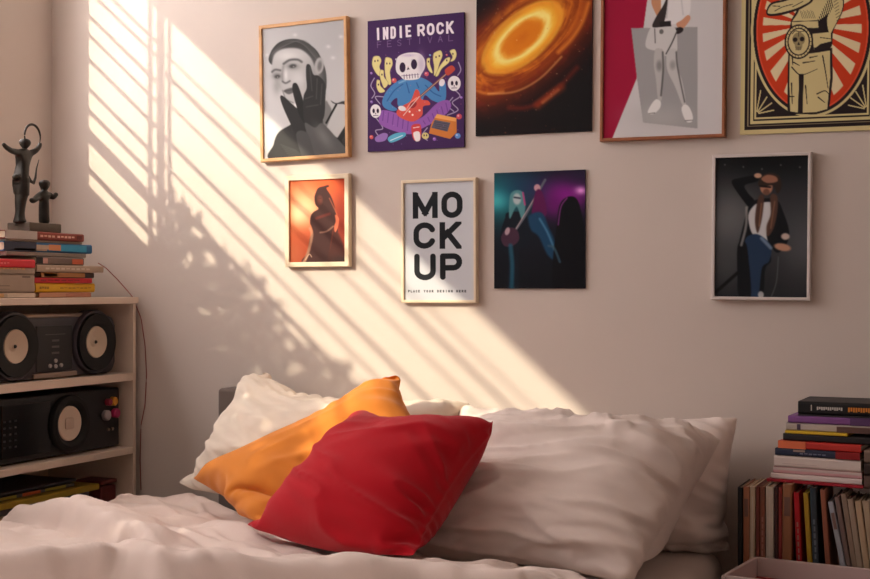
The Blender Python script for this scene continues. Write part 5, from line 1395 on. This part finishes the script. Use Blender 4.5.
nx(798, 900, 397, .031, (16, 16, 18), 'thick black book on top of the right-hand stack', yl=-.18, rot=-.03,
   bands=[(.13, .14, .3, .75, (190, 184, 176), 'spine_lettering')] + spine_words(.19, .45, (190, 186, 180), 12, .38, .62) + spine_words(.5, .72, (206, 130, 52), 9, .3, .65))
# darker books behind, right of the stack
YB2 = -.20
zz2 = .689
for k, (h, c, l) in enumerate(((.03, (90, 70, 62), 'brown book at the right edge behind the stack, lowest'), (.028, (60, 46, 42), 'dark brown book at the right edge, second from the bottom'),
                  (.03, (120, 98, 86), 'tan book at the right edge beside the navy book'))):
    p = on_y(868, 440, -.14)
    M = Matrix.Translation((p.x, -.225, zz2)) @ Matrix.Rotation(-.02, 4, 'Z')
    book('book', .2, .15, h, c, l, (0, 0, 0), M=M, group='books at the right edge behind the stack'); zz2 += h + .0006
# tray
A_ = Vector((-.562, -.300)); ang = -.12
ca, sa = math.cos(ang), math.sin(ang)
tr = empty('tray', (A_.x, A_.y, TZ + .0005), ang); tag(tr, 'white shallow box tray with red lining in front of the upright books', 'tray')
trm = mat('white tray', (190, 172, 168), .5, .3)
trr = mat('red tray lining', (150, 52, 54), .7, .2, var=.15, vscale=30)
Hh = .084; Wt, Dt, tk = .40, .235, .009
MB().box((0, -Dt, 0), (Wt, 0, .008)).build('tray_base', trm, tr)
for lo, hi in (((0, -Dt, .0085), (tk, 0, Hh)), ((Wt - tk, -Dt, .0085), (Wt, 0, Hh)), ((tk + .0003, -tk, .0085), (Wt - tk - .0003, 0, Hh)), ((tk + .0003, -Dt, .0085), (Wt - tk - .0003, -Dt + tk, Hh))):
    MB().box(lo, hi, .0015).build('tray_side', trm, tr)
MB().box((tk + .001, -Dt + tk + .001, .0085), (Wt - tk - .001, -tk - .001, .04)).build('tray_lining', trr, tr)
pn = MB().tube([(.07, -.13, .047), (.13, -.05, .047)], [.003, .005], 8).build('pen', mat('dark pen', (30, 28, 32), .4), None, sm=True)
pn.matrix_world = Matrix.Translation(tr.location) @ Matrix.Rotation(ang, 4, 'Z'); tag(pn, 'dark pen lying in the white tray', 'pen')
# ------------------------------------------------------------------ camera and view
cam = bpy.data.cameras.new('camera'); co = bpy.data.objects.new('camera', cam); col.objects.link(co)
co.location = (0, -CD, CH); co.rotation_euler = (math.pi / 2, 0, TH)
cam.sensor_width = 36; cam.lens = F / 870 * 36; cam.clip_start = .02
scn.camera = co
scn.view_settings.view_transform = 'Standard'; scn.view_settings.look = 'None'; scn.view_settings.gamma = 1; scn.view_settings.use_curve_mapping = False
scn.view_settings.exposure = 0.0
scn.cycles.use_denoising = True
scn.cycles.max_bounces = 8; scn.cycles.diffuse_bounces = 5
